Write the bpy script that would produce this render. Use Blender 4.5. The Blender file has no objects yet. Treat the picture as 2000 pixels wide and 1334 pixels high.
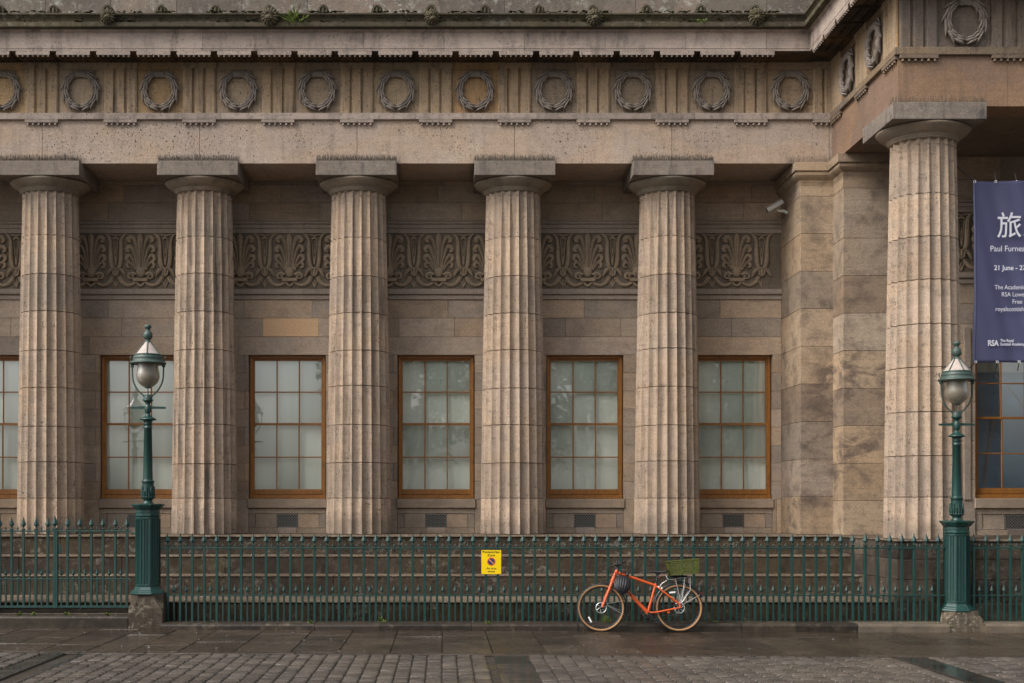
import bpy, math, random
from mathutils import Vector, Matrix, noise as mnoise
R = math.radians; PI = math.pi
random.seed(7)
S = bpy.context.scene
COL = S.collection

# ------------------------------------------------------------------ camera
F = 2600.0; VX = 865.0; VY = 985.0; H = 1.87          # photograph: 2000 x 1334
cam = bpy.data.objects.new('camera', bpy.data.cameras.new('camera'))
COL.objects.link(cam); S.camera = cam
cam.location = (0, 0, H); cam.rotation_euler = (R(90), 0, 0)
cam.data.sensor_width = 36; cam.data.lens = F/2000*36
cam.data.shift_x = (1000-VX)/2000; cam.data.shift_y = -(667-VY)/2000
cam.data.clip_start = .1; cam.data.clip_end = 2000
# ------------------------------------------------------------------ sky and sun (overcast)
W = bpy.data.worlds.new('World'); S.world = W; W.use_nodes = True
nt = W.node_tree; nt.nodes.clear()
sky = nt.nodes.new('ShaderNodeTexSky'); sky.sky_type = 'NISHITA'; sky.sun_disc = False
SUN_EL, SUN_AZ = R(46), R(240)                          # high, behind the camera and to its left
sky.sun_elevation = SUN_EL; sky.sun_rotation = SUN_AZ
sky.air_density = 1.2; sky.dust_density = 6; sky.ozone_density = 1
hs = nt.nodes.new('ShaderNodeHueSaturation'); hs.inputs['Saturation'].default_value = .32
bg = nt.nodes.new('ShaderNodeBackground'); bg.inputs[1].default_value = .15
wo = nt.nodes.new('ShaderNodeOutputWorld')
nt.links.new(sky.outputs[0], hs.inputs['Color']); nt.links.new(hs.outputs[0], bg.inputs[0]); nt.links.new(bg.outputs[0], wo.inputs[0])
sl = bpy.data.lights.new('sun', 'SUN'); sl.energy = 1.15; sl.angle = R(28); sl.color = (1, .965, .92)
so = bpy.data.objects.new('sun', sl); COL.objects.link(so)
d = Vector((math.sin(SUN_AZ)*math.cos(SUN_EL), math.cos(SUN_AZ)*math.cos(SUN_EL), math.sin(SUN_EL)))
so.rotation_euler = d.to_track_quat('Z', 'Y').to_euler()
S.view_settings.view_transform = 'Standard'; S.view_settings.look = 'None'
S.view_settings.exposure = 0.62; S.view_settings.gamma = 1

# ------------------------------------------------------------------ mesh helpers
class M:
    def __init__(s): s.v = []; s.f = []; s.sm = []
    def add(s, vs, fs, smooth=False):
        b = len(s.v); s.v += [tuple(v) for v in vs]
        s.f += [tuple(i+b for i in f) for f in fs]; s.sm += [smooth]*len(fs); return s
    def box(s, x0, x1, y0, y1, z0, z1):
        return s.add([(x0,y0,z0),(x1,y0,z0),(x1,y1,z0),(x0,y1,z0),(x0,y0,z1),(x1,y0,z1),(x1,y1,z1),(x0,y1,z1)],
            [(0,3,2,1),(4,5,6,7),(0,1,5,4),(1,2,6,5),(2,3,7,6),(3,0,4,7)])
    def cbox(s, x0, x1, y0, y1, z0, z1, c=.006, jit=0):
        # chamfered box; jit = slight unevenness of the corners
        c = min(c, (x1-x0)/3, (y1-y0)/3, (z1-z0)/3)
        vs = []; idx = {}
        for i in (0, 1):
            for j in (0, 1):
                for k in (0, 1):
                    X = (x0, x1)[i]; Y = (y0, y1)[j]; Z = (z0, z1)[k]
                    a = (c, -c)[i]; b = (c, -c)[j]; e = (c, -c)[k]
                    jx, jy, jz = [random.uniform(-jit, jit) for _ in range(3)] if jit else (0, 0, 0)
                    idx[i,j,k,0] = len(vs); vs.append((X+jx, Y+b+jy, Z+e+jz))
                    idx[i,j,k,1] = len(vs); vs.append((X+a+jx, Y+jy, Z+e+jz))
                    idx[i,j,k,2] = len(vs); vs.append((X+a+jx, Y+b+jy, Z+jz))
        fs = []
        q = lambda *a: fs.append(tuple(idx[t] for t in a))
        q((0,0,0,0),(0,0,1,0),(0,1,1,0),(0,1,0,0)); q((1,0,0,0),(1,1,0,0),(1,1,1,0),(1,0,1,0))
        q((0,0,0,1),(1,0,0,1),(1,0,1,1),(0,0,1,1)); q((0,1,0,1),(0,1,1,1),(1,1,1,1),(1,1,0,1))
        q((0,0,0,2),(0,1,0,2),(1,1,0,2),(1,0,0,2)); q((0,0,1,2),(1,0,1,2),(1,1,1,2),(0,1,1,2))
        for k in (0,1):
            for j in (0,1): q((0,j,k,1),(0,j,k,2),(1,j,k,2),(1,j,k,1))
            for i in (0,1): q((i,0,k,0),(i,1,k,0),(i,1,k,2),(i,0,k,2))
        for i in (0,1):
            for j in (0,1): q((i,j,0,0),(i,j,0,1),(i,j,1,1),(i,j,1,0))
        for i in (0,1):
            for j in (0,1):
                for k in (0,1): q((i,j,k,0),(i,j,k,1),(i,j,k,2))
        return s.add(vs, fs)
    def lathe(s, prof, n=32, c=(0,0,0), smooth=True, rot=0, sx=1, sy=1):
        vs = []; fs = []
        for (r, z) in prof:
            for k in range(n):
                a = rot+2*PI*k/n; vs.append((c[0]+r*sx*math.cos(a), c[1]+r*sy*math.sin(a), c[2]+z))
        m = len(prof)
        for i in range(m-1):
            for k in range(n):
                k2 = (k+1) % n; fs.append((i*n+k, i*n+k2, (i+1)*n+k2, (i+1)*n+k))
        s.add(vs, fs, smooth)
        if prof[0][0] > 1e-4: s.add(vs[:n], [tuple(range(n))[::-1]])
        if prof[-1][0] > 1e-4: s.add(vs[-n:], [tuple(range(n))])
        return s
    def tube(s, pts, rad, n=8, smooth=True, flat=(1, 1), up=(0, 1, 0), closed=False):
        pts = [Vector(p) for p in pts]; m = len(pts)
        if not hasattr(rad, '__len__'): rad = [rad]*m
        vs = []; fs = []; up = Vector(up)
        for i, p in enumerate(pts):
            if closed: t = pts[(i+1) % m]-pts[i-1]
            else: t = pts[min(i+1, m-1)]-pts[max(i-1, 0)]
            t.normalize()
            u = up - t*up.dot(t)
            if u.length < .05: u = Vector((1,0,0)) - t*t.x
            if u.length < .05: u = Vector((0,0,1)) - t*t.z
            u.normalize(); w = t.cross(u)
            for k in range(n):
                a = 2*PI*k/n+PI/n; vs.append(p + u*(rad[i]*flat[0]*math.cos(a)) + w*(rad[i]*flat[1]*math.sin(a)))
        for i in range(m if closed else m-1):
            i2 = (i+1) % m
            for k in range(n):
                k2 = (k+1) % n; fs.append((i*n+k, i*n+k2, i2*n+k2, i2*n+k))
        s.add(vs, fs, smooth)
        if not closed:
            s.add(vs[:n], [tuple(range(n))[::-1]]); s.add(vs[-n:], [tuple(range(n))])
        return s
    def prism(s, poly, y0, y1, smooth=False):            # polygon in XZ extruded along Y
        n = len(poly); vs = [(x, y0, z) for x, z in poly]+[(x, y1, z) for x, z in poly]
        fs = [(i, (i+1) % n, n+(i+1) % n, n+i) for i in range(n)]
        s.add(vs, fs, smooth); s.add(vs[:n], [tuple(range(n))]); s.add(vs[n:], [tuple(range(n))[::-1]]); return s
    def xprism(s, poly, x0, x1):                          # polygon in YZ extruded along X
        n = len(poly); vs = [(x0, y, z) for y, z in poly]+[(x1, y, z) for y, z in poly]
        fs = [(i, (i+1) % n, n+(i+1) % n, n+i) for i in range(n)]
        s.add(vs, fs); s.add(vs[:n], [tuple(range(n))]); s.add(vs[n:], [tuple(range(n))[::-1]]); return s
    def xf(s, mat):
        s.v = [tuple(mat @ Vector(v)) for v in s.v]; return s
    def join(s, o, mat=None):
        vs = [tuple(mat @ Vector(v)) for v in o.v] if mat else o.v
        b = len(s.v); s.v += vs; s.f += [tuple(i+b for i in f) for f in o.f]; s.sm += o.sm; return s
    def mesh(s, name, mat):
        me = bpy.data.meshes.new(name); me.from_pydata(s.v, [], s.f); me.validate()
        import bmesh
        bm = bmesh.new(); bm.from_mesh(me); bmesh.ops.recalc_face_normals(bm, faces=bm.faces); bm.to_mesh(me); bm.free()
        if len(me.polygons) == len(s.sm): me.polygons.foreach_set('use_smooth', s.sm)
        if mat: me.materials.append(mat)
        return me
    def build(s, name, mat, parent=None, loc=None):
        return obj(name, s.mesh(name, mat), parent, loc)

def obj(name, me, parent=None, loc=None):
    o = bpy.data.objects.new(name, me); COL.objects.link(o)
    if parent: o.parent = parent
    if loc: o.location = loc
    return o
def empty(name, loc=(0,0,0)):
    o = bpy.data.objects.new(name, None); COL.objects.link(o); o.location = loc; o.empty_display_size = .2; return o
def tag(o, label=None, cat=None, group=None, kind=None):
    if label: o['label'] = label
    if cat: o['category'] = cat
    if group: o['group'] = group
    if kind: o['kind'] = kind
    return o
def kids(o): return [c for c in bpy.data.objects if c.parent == o]
def copy_tree(o, parent=None):
    c = o.copy(); COL.objects.link(c); c.parent = parent
    for ch in kids(o): copy_tree(ch, c)
    return c
def T(x, y, z): return Matrix.Translation((x, y, z))
def RZ(a): return Matrix.Rotation(a, 4, 'Z')

def runs(m, prof, path, blk=None, gap=.004, phase=0, caps=True):
    """sweep a closed profile [(offset outward, z)] along a plan path, mitred at corners, cut into blocks"""
    P = [Vector(p) for p in path]; n = len(P)
    D = [(P[i+1]-P[i]).normalized() for i in range(n-1)]
    N = [Vector((d.y, -d.x)) for d in D]
    def mit(i):
        if i == 0: return N[0]
        if i == n-1: return N[-1]
        a, b = N[i-1], N[i]; return (a+b)/(1+a.dot(b))
    for i in range(n-1):
        L = (P[i+1]-P[i]).length; cuts = [0]
        if blk:
            t = phase % blk
            while t < L-.15:
                if t > .15: cuts.append(t)
                t += blk
        cuts.append(L)
        for a, b in zip(cuts[:-1], cuts[1:]):
            def ring(t, first):
                if t == 0: return [Vector((*(P[i]+mit(i)*o), z)) for o, z in prof]
                if t == L: return [Vector((*(P[i+1]+mit(i+1)*o), z)) for o, z in prof]
                q = P[i]+D[i]*(t+(gap/2 if first else -gap/2)); return [Vector((*(q+N[i]*o), z)) for o, z in prof]
            vs = ring(a, True)+ring(b, False); k = len(prof)
            fs = [(j, (j+1) % k, k+(j+1) % k, k+j) for j in range(k)]
            fs += [tuple(range(k))[::-1], tuple(range(k, 2*k))]
            m.add(vs, fs)
    return m

# ------------------------------------------------------------------ materials
def nmat(name):
    m = bpy.data.materials.new(name); m.use_nodes = True; t = m.node_tree; t.nodes.clear()
    o = t.nodes.new('ShaderNodeOutputMaterial'); b = t.nodes.new('ShaderNodeBsdfPrincipled')
    t.links.new(b.outputs[0], o.inputs[0]); return m, t, b
class G:
    def __init__(s, t): s.t = t
    def n(s, k, **kw):
        x = s.t.nodes.new('ShaderNode'+k)
        for a, b in kw.items(): setattr(x, a, b)
        return x
    def l(s, a, b): s.t.links.new(a, b)
    def pos(s, scale=(1,1,1), off=(0,0,0), rnd=None):
        g = s.n('NewGeometry'); mp = s.n('Mapping'); mp.inputs['Scale'].default_value = scale; mp.inputs['Location'].default_value = off
        s.l(g.outputs['Position'], mp.inputs['Vector'])
        return mp.outputs[0]
    def noise(s, vec, sc, det=4, rough=.55, dist=0):
        x = s.n('TexNoise'); x.inputs['Scale'].default_value = sc; x.inputs['Detail'].default_value = det
        x.inputs['Roughness'].default_value = rough; x.inputs['Distortion'].default_value = dist; s.l(vec, x.inputs['Vector']); return x.outputs[0]
    def ramp(s, fac, a, b, lo=0., hi=1.):
        x = s.n('MapRange'); x.inputs[1].default_value = a; x.inputs[2].default_value = b; x.inputs[3].default_value = lo; x.inputs[4].default_value = hi
        x.clamp = True; s.l(fac, x.inputs[0]); return x.outputs[0]
    def mix(s, fac, a, b, mode='MIX'):
        x = s.n('Mix', data_type='RGBA', blend_type=mode)
        for i, v in ((0, fac), (6, a), (7, b)):
            if isinstance(v, (int, float)): x.inputs[i].default_value = v
            elif isinstance(v, tuple): x.inputs[i].default_value = (*v[:3], 1)
            else: s.l(v, x.inputs[i])
        return x.outputs[2]
    def math(s, op, a, b=0.):
        x = s.n('Math', operation=op)
        for i, v in ((0, a), (1, b)):
            if isinstance(v, (int, float)): x.inputs[i].default_value = v
            else: s.l(v, x.inputs[i])
        return x.outputs[0]
    def bump(s, h, dist, strength=1., nrm=None):
        x = s.n('Bump'); x.inputs['Distance'].default_value = dist; x.inputs['Strength'].default_value = strength; s.l(h, x.inputs['Height'])
        if nrm: s.l(nrm, x.inputs['Normal'])
        return x.outputs[0]

def stone(name, c1, c2, dark, stain=.5, island=.25, warm=None, warm_amt=.0, pits=.3, streak=(2.5, .35), lich=None, lich_amt=0., rough=.85, bmp=1., fiss=0., off=0., gain=1., foot=None, pit_t=.615, blk=None, blk_amt=.6, swirl=0., swz=99., grime=False, pitblk=False, objvar=False):
    k_ = lambda c_: (c_[0]*gain, c_[1]*gain*1.01, c_[2]*gain*1.035)
    c1, c2, dark = k_(c1), k_(c2), k_(dark); warm = k_(warm) if warm else None
    m, t, b = nmat(name); g = G(t)
    P = g.pos(off=(off, off*2, 0))
    geo = g.n('NewGeometry'); rnd = geo.outputs['Random Per Island']
    big = g.noise(P, .9, 5, .6, .4)
    c = g.mix(g.ramp(big, .35, .65), c1, c2)
    if warm:
        wn = g.noise(g.pos((.8,.8,1.2), (13+off, 5, 2)), 1.1, 4, .55, .6)
        wf = g.math('ADD', g.ramp(wn, .42, .62, -.15, 1.), g.ramp(rnd, 0, 1, -.45, .45))
        c = g.mix(g.math('MULTIPLY', g.ramp(wf, 0, 1), warm_amt), c, warm)
    if blk:                                                # blocks quarried from different beds
        cr = g.n('ValToRGB'); cr.color_ramp.interpolation = 'CONSTANT'; el = cr.color_ramp.elements
        while len(el) < len(blk): el.new(1.)
        for i_, cb_ in enumerate(blk): el[i_].position = i_/len(blk); el[i_].color = (*k_(cb_), 1)
        g.l(g.math('FRACT', g.math('MULTIPLY', rnd, 7.31)), cr.inputs[0]); c = g.mix(blk_amt, c, cr.outputs[0])
    if swirl:                                              # weathered bedding swirls
        sw = g.noise(g.pos((.9, .9, 1.9), (off, 1, 6)), 1.7, 7, .66, .9); sm = g.noise(g.pos((1,1,.7), (off, 8, 3)), .75, 3, .55)
        sz = g.n('SeparateXYZ'); g.l(g.pos(), sz.inputs[0]); zf = g.ramp(sz.outputs[2], swz-.3, swz+.3, 1., .12)
        c = g.mix(g.math('MULTIPLY', zf, g.math('MULTIPLY', g.math('MULTIPLY', g.ramp(sw, .47, .62), g.ramp(sm, .42, .58)), swirl)), c, dark)
    # streaks running down the stone
    st = g.noise(g.pos((streak[0], streak[0], streak[1]), (3+off, 0, 7)), 2.2, 6, .65, .3)
    sf = g.math('MULTIPLY', g.ramp(st, .5, .72), stain)
    if objvar:                                             # some pieces are much sootier than their neighbours
        oi = g.n('ObjectInfo'); sf = g.math('MULTIPLY', sf, g.ramp(oi.outputs['Random'], 0, 1, .55, 1.9))
    c = g.mix(sf, c, dark)
    # bedding: faint horizontal bands
    bd = g.noise(g.pos((.5, .5, 7), (1, off, 1)), 3, 4, .6, .5)
    c = g.mix(g.ramp(bd, .35, .7, 0, .22), c, dark)
    pat = g.noise(g.pos((1,1,1), (31, off, 4)), 5.5, 5, .65, .2)
    c = g.mix(g.ramp(pat, .52, .74, 0, .55*stain+.1), c, dark)
    if lich:
        ln = g.noise(g.pos((1,1,1), (off, 17, 9)), 9, 6, .75)
        lm = g.noise(g.pos((1,1,1), (off, 7, 3)), 1.4, 3, .6)
        lf = g.math('MULTIPLY', g.math('MULTIPLY', g.ramp(ln, .52, .62), g.ramp(lm, .4, .6)), lich_amt)
        c = g.mix(lf, c, lich)
    if grime:                                              # soot and bird droppings washed off the abacus tops, one patch over each column
        sg_ = g.n('SeparateXYZ'); g.l(g.pos(), sg_.inputs[0])
        fx_ = g.math('ABSOLUTE', g.math('SUBTRACT', g.math('FRACT', g.math('ADD', g.math('DIVIDE', g.math('ADD', sg_.outputs[0], 7.25+28.48), 2.848), .5)), .5))
        nz_ = g.noise(g.pos((3,3,.6)), 9, 5, .7)
        gf = g.math('MULTIPLY', g.ramp(fx_, .245, .285, 1, 0), g.ramp(g.math('ADD', sg_.outputs[2], g.ramp(nz_, .25, .75, -.07, .09)), 8.06, 8.22, .75, 0))
        c = g.mix(gf, c, tuple(x*.6 for x in dark))
    if foot:                                               # damp and lichen staining that has crept up from the floor
        sx = g.n('SeparateXYZ'); g.l(g.pos(), sx.inputs[0])
        edge = g.math('ADD', sx.outputs[2], g.ramp(g.noise(g.pos((1,1,.6), (off, 4, 4)), 3.5, 5, .6), .2, .8, -.5*foot[1], .5*foot[1]))
        c = g.mix(g.ramp(edge, foot[0]-.1, foot[0]+.1, foot[2], 0.), c, tuple(x*1.25 for x in dark))
    fine = g.noise(P, 70, 4, .7)
    c = g.mix(1., c, g.mix(g.ramp(fine, .3, .7), (.60,.60,.60), (1.34,1.34,1.34)), 'MULTIPLY')
    # pits
    pv = g.pos((1.4, 1.4, .75), (off, 2, 0))
    pn = g.noise(pv, 26, 3, .6); pm = g.noise(P, 1.3, 3, .6)
    pf = g.math('MULTIPLY', g.ramp(pn, pit_t, pit_t+.03), g.ramp(pm, .38, .55, .15, 1))
    if pitblk: pf = g.math('MULTIPLY', pf, g.ramp(g.math('FRACT', g.math('MULTIPLY', rnd, 3.7)), .25, .5, .12, 1.))
    c = g.mix(g.math('MULTIPLY', pf, min(1, pits*1.6)), c, tuple(x*.35 for x in dark))
    h = g.math('MULTIPLY', pf, -1.5*min(1, pits*2))
    if fiss:
        fv = g.pos((1.2, 1.2, 9), (off, 0, 5)); fn = g.noise(fv, 7, 5, .7, .3)
        ff = g.ramp(fn, .60, .66); h = g.math('ADD', h, g.math('MULTIPLY', ff, -1.2*fiss))
        c = g.mix(g.math('MULTIPLY', ff, .45*fiss), c, dark)
    iv = g.ramp(rnd, 0, 1, 1-island, 1+island)
    cc = g.n('CombineColor'); [g.l(iv, cc.inputs[i]) for i in range(3)]
    c = g.mix(1., c, cc.outputs[0], 'MULTIPLY')
    g.l(c, b.inputs['Base Color'])
    h2 = g.math('ADD', h, g.math('ADD', g.math('MULTIPLY', fine, .5), g.math('MULTIPLY', g.noise(P, 14, 5, .65), .8)))
    g.l(g.bump(h2, .006*bmp, .8), b.inputs['Normal'])
    b.inputs['Roughness'].default_value = rough; b.inputs['Specular IOR Level'].default_value = .25
    return m

def plain(name, c, rough=.5, metal=0., var=.12, bmp=.0, scale=20, spec=.5, coat=0., dirt=None, dirt_amt=.3, chips=None):
    m, t, b = nmat(name); g = G(t); P = g.pos()
    n = g.noise(P, scale, 4, .6)
    col = g.mix(g.ramp(n, .3, .7), tuple(x*(1-var) for x in c), tuple(x*(1+var) for x in c))
    if dirt: col = g.mix(g.ramp(g.noise(g.pos((1,1,.4)), 9, 5, .7), .5, .75, 0, dirt_amt), col, dirt)
    if chips: col = g.mix(g.math('MULTIPLY', g.ramp(g.noise(P, 22, 5, .7), .63, .66), .8), col, chips)
    g.l(col, b.inputs['Base Color'])
    g.l(g.ramp(n, .3, .7, rough*.85, min(1, rough*1.15)), b.inputs['Roughness'])
    b.inputs['Metallic'].default_value = metal; b.inputs['Specular IOR Level'].default_value = spec; b.inputs['Coat Weight'].default_value = coat
    if bmp: g.l(g.bump(g.noise(P, scale*3, 4, .6), bmp), b.inputs['Normal'])
    return m

MT = {}
MT['arch'] = stone('stone_architrave', (.42,.335,.265), (.37,.29,.235), (.17,.135,.11), stain=.42, island=.09, warm=(.42,.29,.185), warm_amt=.5, pits=.75, streak=(3, .4), grime=True, pitblk=True)
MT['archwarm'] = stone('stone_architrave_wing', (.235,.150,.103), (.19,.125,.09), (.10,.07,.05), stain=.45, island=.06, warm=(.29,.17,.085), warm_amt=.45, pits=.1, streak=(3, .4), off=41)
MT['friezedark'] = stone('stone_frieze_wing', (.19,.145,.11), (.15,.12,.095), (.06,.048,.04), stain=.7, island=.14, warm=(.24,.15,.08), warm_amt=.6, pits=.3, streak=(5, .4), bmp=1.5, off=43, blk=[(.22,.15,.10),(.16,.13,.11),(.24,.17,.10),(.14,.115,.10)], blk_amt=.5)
MT['frieze'] = stone('stone_frieze', (.33,.245,.165), (.27,.20,.14), (.11,.085,.065), stain=.7, island=.2, warm=(.40,.25,.125), warm_amt=.75, pits=.45, streak=(5, .5), bmp=1.5, off=3, gain=1.05, blk=[(.42,.27,.13),(.33,.235,.145),(.38,.28,.17),(.44,.255,.11),(.29,.22,.15)], blk_amt=.75, objvar=True)
MT['wreath'] = stone('stone_wreath', (.20,.165,.135), (.16,.135,.115), (.07,.06,.05), stain=.4, island=.1, pits=.1, off=5, gain=1.35, objvar=True)
MT['corn'] = stone('stone_cornice', (.42,.33,.27), (.33,.265,.22), (.12,.10,.085), stain=.75, island=.16, pits=.3, streak=(2, .6), lich=(.35,.35,.30), lich_amt=.25, off=8)
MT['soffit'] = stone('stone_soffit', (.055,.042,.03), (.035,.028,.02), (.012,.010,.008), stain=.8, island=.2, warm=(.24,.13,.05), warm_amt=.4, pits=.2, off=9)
MT['porch'] = stone('stone_porch_ceiling', (.20,.155,.11), (.16,.125,.09), (.09,.07,.05), stain=.4, island=.2, pits=.0, off=44)
MT['gutter'] = stone('stone_gutter', (.105,.085,.055), (.075,.06,.038), (.035,.03,.02), stain=.8, island=.12, warm=(.10,.085,.03), warm_amt=.4, pits=.3, streak=(5,1.), lich=(.36,.34,.29), lich_amt=.3, bmp=2, off=11, gain=.85)
MT['attic'] = stone('stone_attic', (.165,.135,.108), (.13,.108,.088), (.08,.07,.055), stain=.6, island=.14, warm=(.27,.19,.14), warm_amt=.4, pits=.3, streak=(3,.6), lich=(.42,.42,.37), lich_amt=.6, off=12)
MT['column'] = stone('stone_column', (.40,.305,.225), (.335,.26,.195), (.12,.095,.075), stain=.72, island=.15, warm=(.40,.28,.18), warm_amt=.5, pits=.45, streak=(4.5,.3), bmp=1.5, fiss=.7, off=14, foot=(1.62, .5, .6), objvar=True, pit_t=.635)
MT['capital'] = stone('stone_capital', (.27,.22,.165), (.23,.185,.14), (.09,.08,.065), stain=.55, island=.08, warm=(.30,.20,.12), warm_amt=.4, pits=.1, streak=(1.2,.3), off=15, objvar=True)
MT['abacus'] = stone('stone_abacus', (.235,.19,.15), (.19,.155,.125), (.08,.07,.065), stain=.6, island=.08, pits=.15, streak=(3,.8), lich=(.35,.35,.32), lich_amt=.3, off=16, objvar=True)
MT['wall'] = stone('stone_wall', (.245,.19,.14), (.205,.165,.13), (.10,.08,.065), stain=.45, island=.17, warm=(.29,.19,.115), warm_amt=.55, pits=.06, streak=(1.5,1.5), off=18, gain=1.62, blk=[(.27,.20,.135),(.22,.18,.145),(.245,.20,.15),(.29,.20,.125),(.20,.165,.13)], blk_amt=.5, swirl=.3)
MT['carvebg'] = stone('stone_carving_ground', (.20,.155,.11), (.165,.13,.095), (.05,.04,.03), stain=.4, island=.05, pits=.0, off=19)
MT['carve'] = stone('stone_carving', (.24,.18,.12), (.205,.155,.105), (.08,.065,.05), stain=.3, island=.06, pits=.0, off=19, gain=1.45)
MT['mould'] = stone('stone_moulding', (.24,.19,.15), (.21,.17,.135), (.10,.085,.07), stain=.3, island=.08, pits=.0, off=20, gain=1.4)
MT['newblock'] = stone('stone_replacement', (.66,.43,.25), (.62,.40,.23), (.50,.32,.18), stain=.2, island=0, pits=.0, off=21)
MT['anta'] = stone('stone_anta', (.30,.225,.155), (.23,.18,.135), (.075,.055,.045), stain=.85, island=.17, warm=(.31,.21,.125), warm_amt=.6, pits=.03, streak=(.9,1.1), fiss=.25, off=23, gain=1.2, blk=[(.31,.215,.125),(.27,.21,.15),(.20,.165,.13),(.33,.24,.15),(.19,.135,.09),(.29,.24,.18)], blk_amt=.6, swirl=.8, swz=4.9)
MT['floor'] = stone('stone_floor', (.33,.27,.21), (.26,.21,.165), (.10,.08,.06), stain=.5, island=.08, pits=.3, lich=(.4,.4,.34), lich_amt=.4, off=24)
MT['step'] = stone('stone_step', (.095,.066,.044), (.065,.046,.032), (.02,.015,.011), stain=.7, island=.2, warm=(.12,.085,.04), warm_amt=.5, pits=.4, streak=(2.5,1.2), lich=(.25,.23,.19), lich_amt=.55, bmp=2.5, off=26, gain=.66)
MT['tread'] = stone('stone_tread', (.30,.215,.14), (.22,.155,.10), (.06,.048,.036), stain=.8, island=.15, pits=.2, lich=(.35,.33,.27), lich_amt=.5, off=27, gain=.5)
MT['podium'] = stone('stone_podium', (.105,.078,.06), (.07,.053,.043), (.025,.02,.016), stain=.8, island=.4, warm=(.16,.12,.085), warm_amt=.9, pits=.2, lich=(.28,.25,.21), lich_amt=.5, bmp=2, off=28, gain=.62)
MT['kerb'] = stone('stone_kerb', (.085,.062,.048), (.06,.045,.036), (.022,.018,.014), stain=.6, island=.2, warm=(.13,.105,.065), warm_amt=.5, pits=.1, rough=.45, lich=(.22,.18,.12), lich_amt=.35, off=30, gain=.42)
MT['kerbpale'] = stone('stone_kerb_pale', (.15,.12,.085), (.11,.088,.065), (.04,.032,.025), stain=.5, island=.1, pits=.1, rough=.5, off=51)
MT['pedestal_dark'] = stone('stone_pedestal_dark', (.085,.065,.045), (.055,.042,.03), (.018,.014,.01), stain=.7, island=.1, pits=.3, lich=(.30,.26,.20), lich_amt=.8, bmp=2.5, off=52)
MT['pedestal'] = stone('stone_pedestal', (.17,.13,.085), (.10,.08,.055), (.03,.025,.018), stain=.7, island=.1, pits=.3, lich=(.40,.37,.29), lich_amt=.85, bmp=2.5, off=31)
MT['green'] = plain('green_paint', (.006,.040,.034), .40, var=.18, bmp=.0015, scale=14, dirt=(.025,.035,.028), dirt_amt=.6, chips=(.045,.03,.02))
MT['green_pale'] = plain('green_paint_weathered', (.035,.062,.052), .5, var=.2, bmp=.001, scale=25, dirt=(.10,.12,.10), dirt_amt=.6)
MT['black'] = plain('black_plastic', (.012,.012,.014), .4, scale=60)
MT['rubber'] = plain('black_rubber', (.018,.017,.017), .7, scale=80)
MT['gum'] = plain('tan_tyre_wall', (.30,.155,.06), .6, scale=30)
MT['orange'] = plain('orange_paint', (.58,.082,.010), .38, var=.05, scale=8, coat=.3)
MT['alu'] = plain('silver_metal', (.55,.55,.53), .35, metal=.9, scale=60)
MT['wire'] = plain('grey_wire', (.25,.24,.22), .5, metal=.6, scale=60)
MT['darkmetal'] = plain('dark_metal', (.09,.09,.09), .4, metal=.7, scale=60)
MT['crate'] = plain('olive_plastic', (.075,.090,.012), .5, var=.12, scale=30)
MT['helmet'] = plain('helmet_shell', (.014,.014,.017), .5, scale=40)
MT['helmet_red'] = plain('helmet_red', (.14,.008,.012), .35, scale=40)
MT['white'] = plain('white_reflector', (.75,.75,.75), .3, var=.03)
MT['spike'] = plain('dirty_spike', (.05,.045,.035), .8)
MT['cctv'] = plain('camera_housing', (.46,.45,.41), .5, var=.06, dirt=(.2,.18,.15))
MT['yellow'] = plain('yellow_sign', (.80,.55,.0), .4, var=.04, scale=12)
MT['signblack'] = plain('sign_black', (.012,.011,.01), .5)
MT['signred'] = plain('sign_red', (.60,.10,.02), .5)
MT['signblue'] = plain('sign_blue', (.02,.03,.10), .5)
MT['signpale'] = plain('sign_faded_red', (.75,.26,.12), .5)
MT['bannertxt'] = plain('banner_white', (.55,.55,.60), .7, var=.03)
MT['bannerteal'] = plain('banner_teal', (.12,.42,.42), .7, var=.03)
MT['banner'] = plain('banner_cloth', (.050,.052,.115), .65, var=.08, scale=3)
MT['bannerhem'] = plain('banner_hem', (.075,.085,.17), .65, var=.08, scale=3)
MT['leaf'] = plain('leaf_green', (.10,.14,.018), .6, var=.3, scale=40)
MT['moss'] = plain('moss', (.050,.046,.012), .9, var=.4, scale=60, bmp=.01)
MT['treeleaf'] = plain('tree_leaf', (.10,.13,.07), .6, var=.3, scale=6)
MT['bark'] = plain('bark', (.07,.05,.035), .9, var=.3, bmp=.01)
MT['skyreflect'] = plain('painted_sky_reflection', (.35,.62,.85), .8, scale=2)  # blue of the reflected sky, put into the base colour
MT['curtain'] = plain('white_drape', (.5,.55,.6), .8)
MT['interior'] = plain('room_dark', (.03,.03,.03), .9)
MT['gold'] = plain('lead_pale', (.5,.5,.48), .6)

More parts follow.
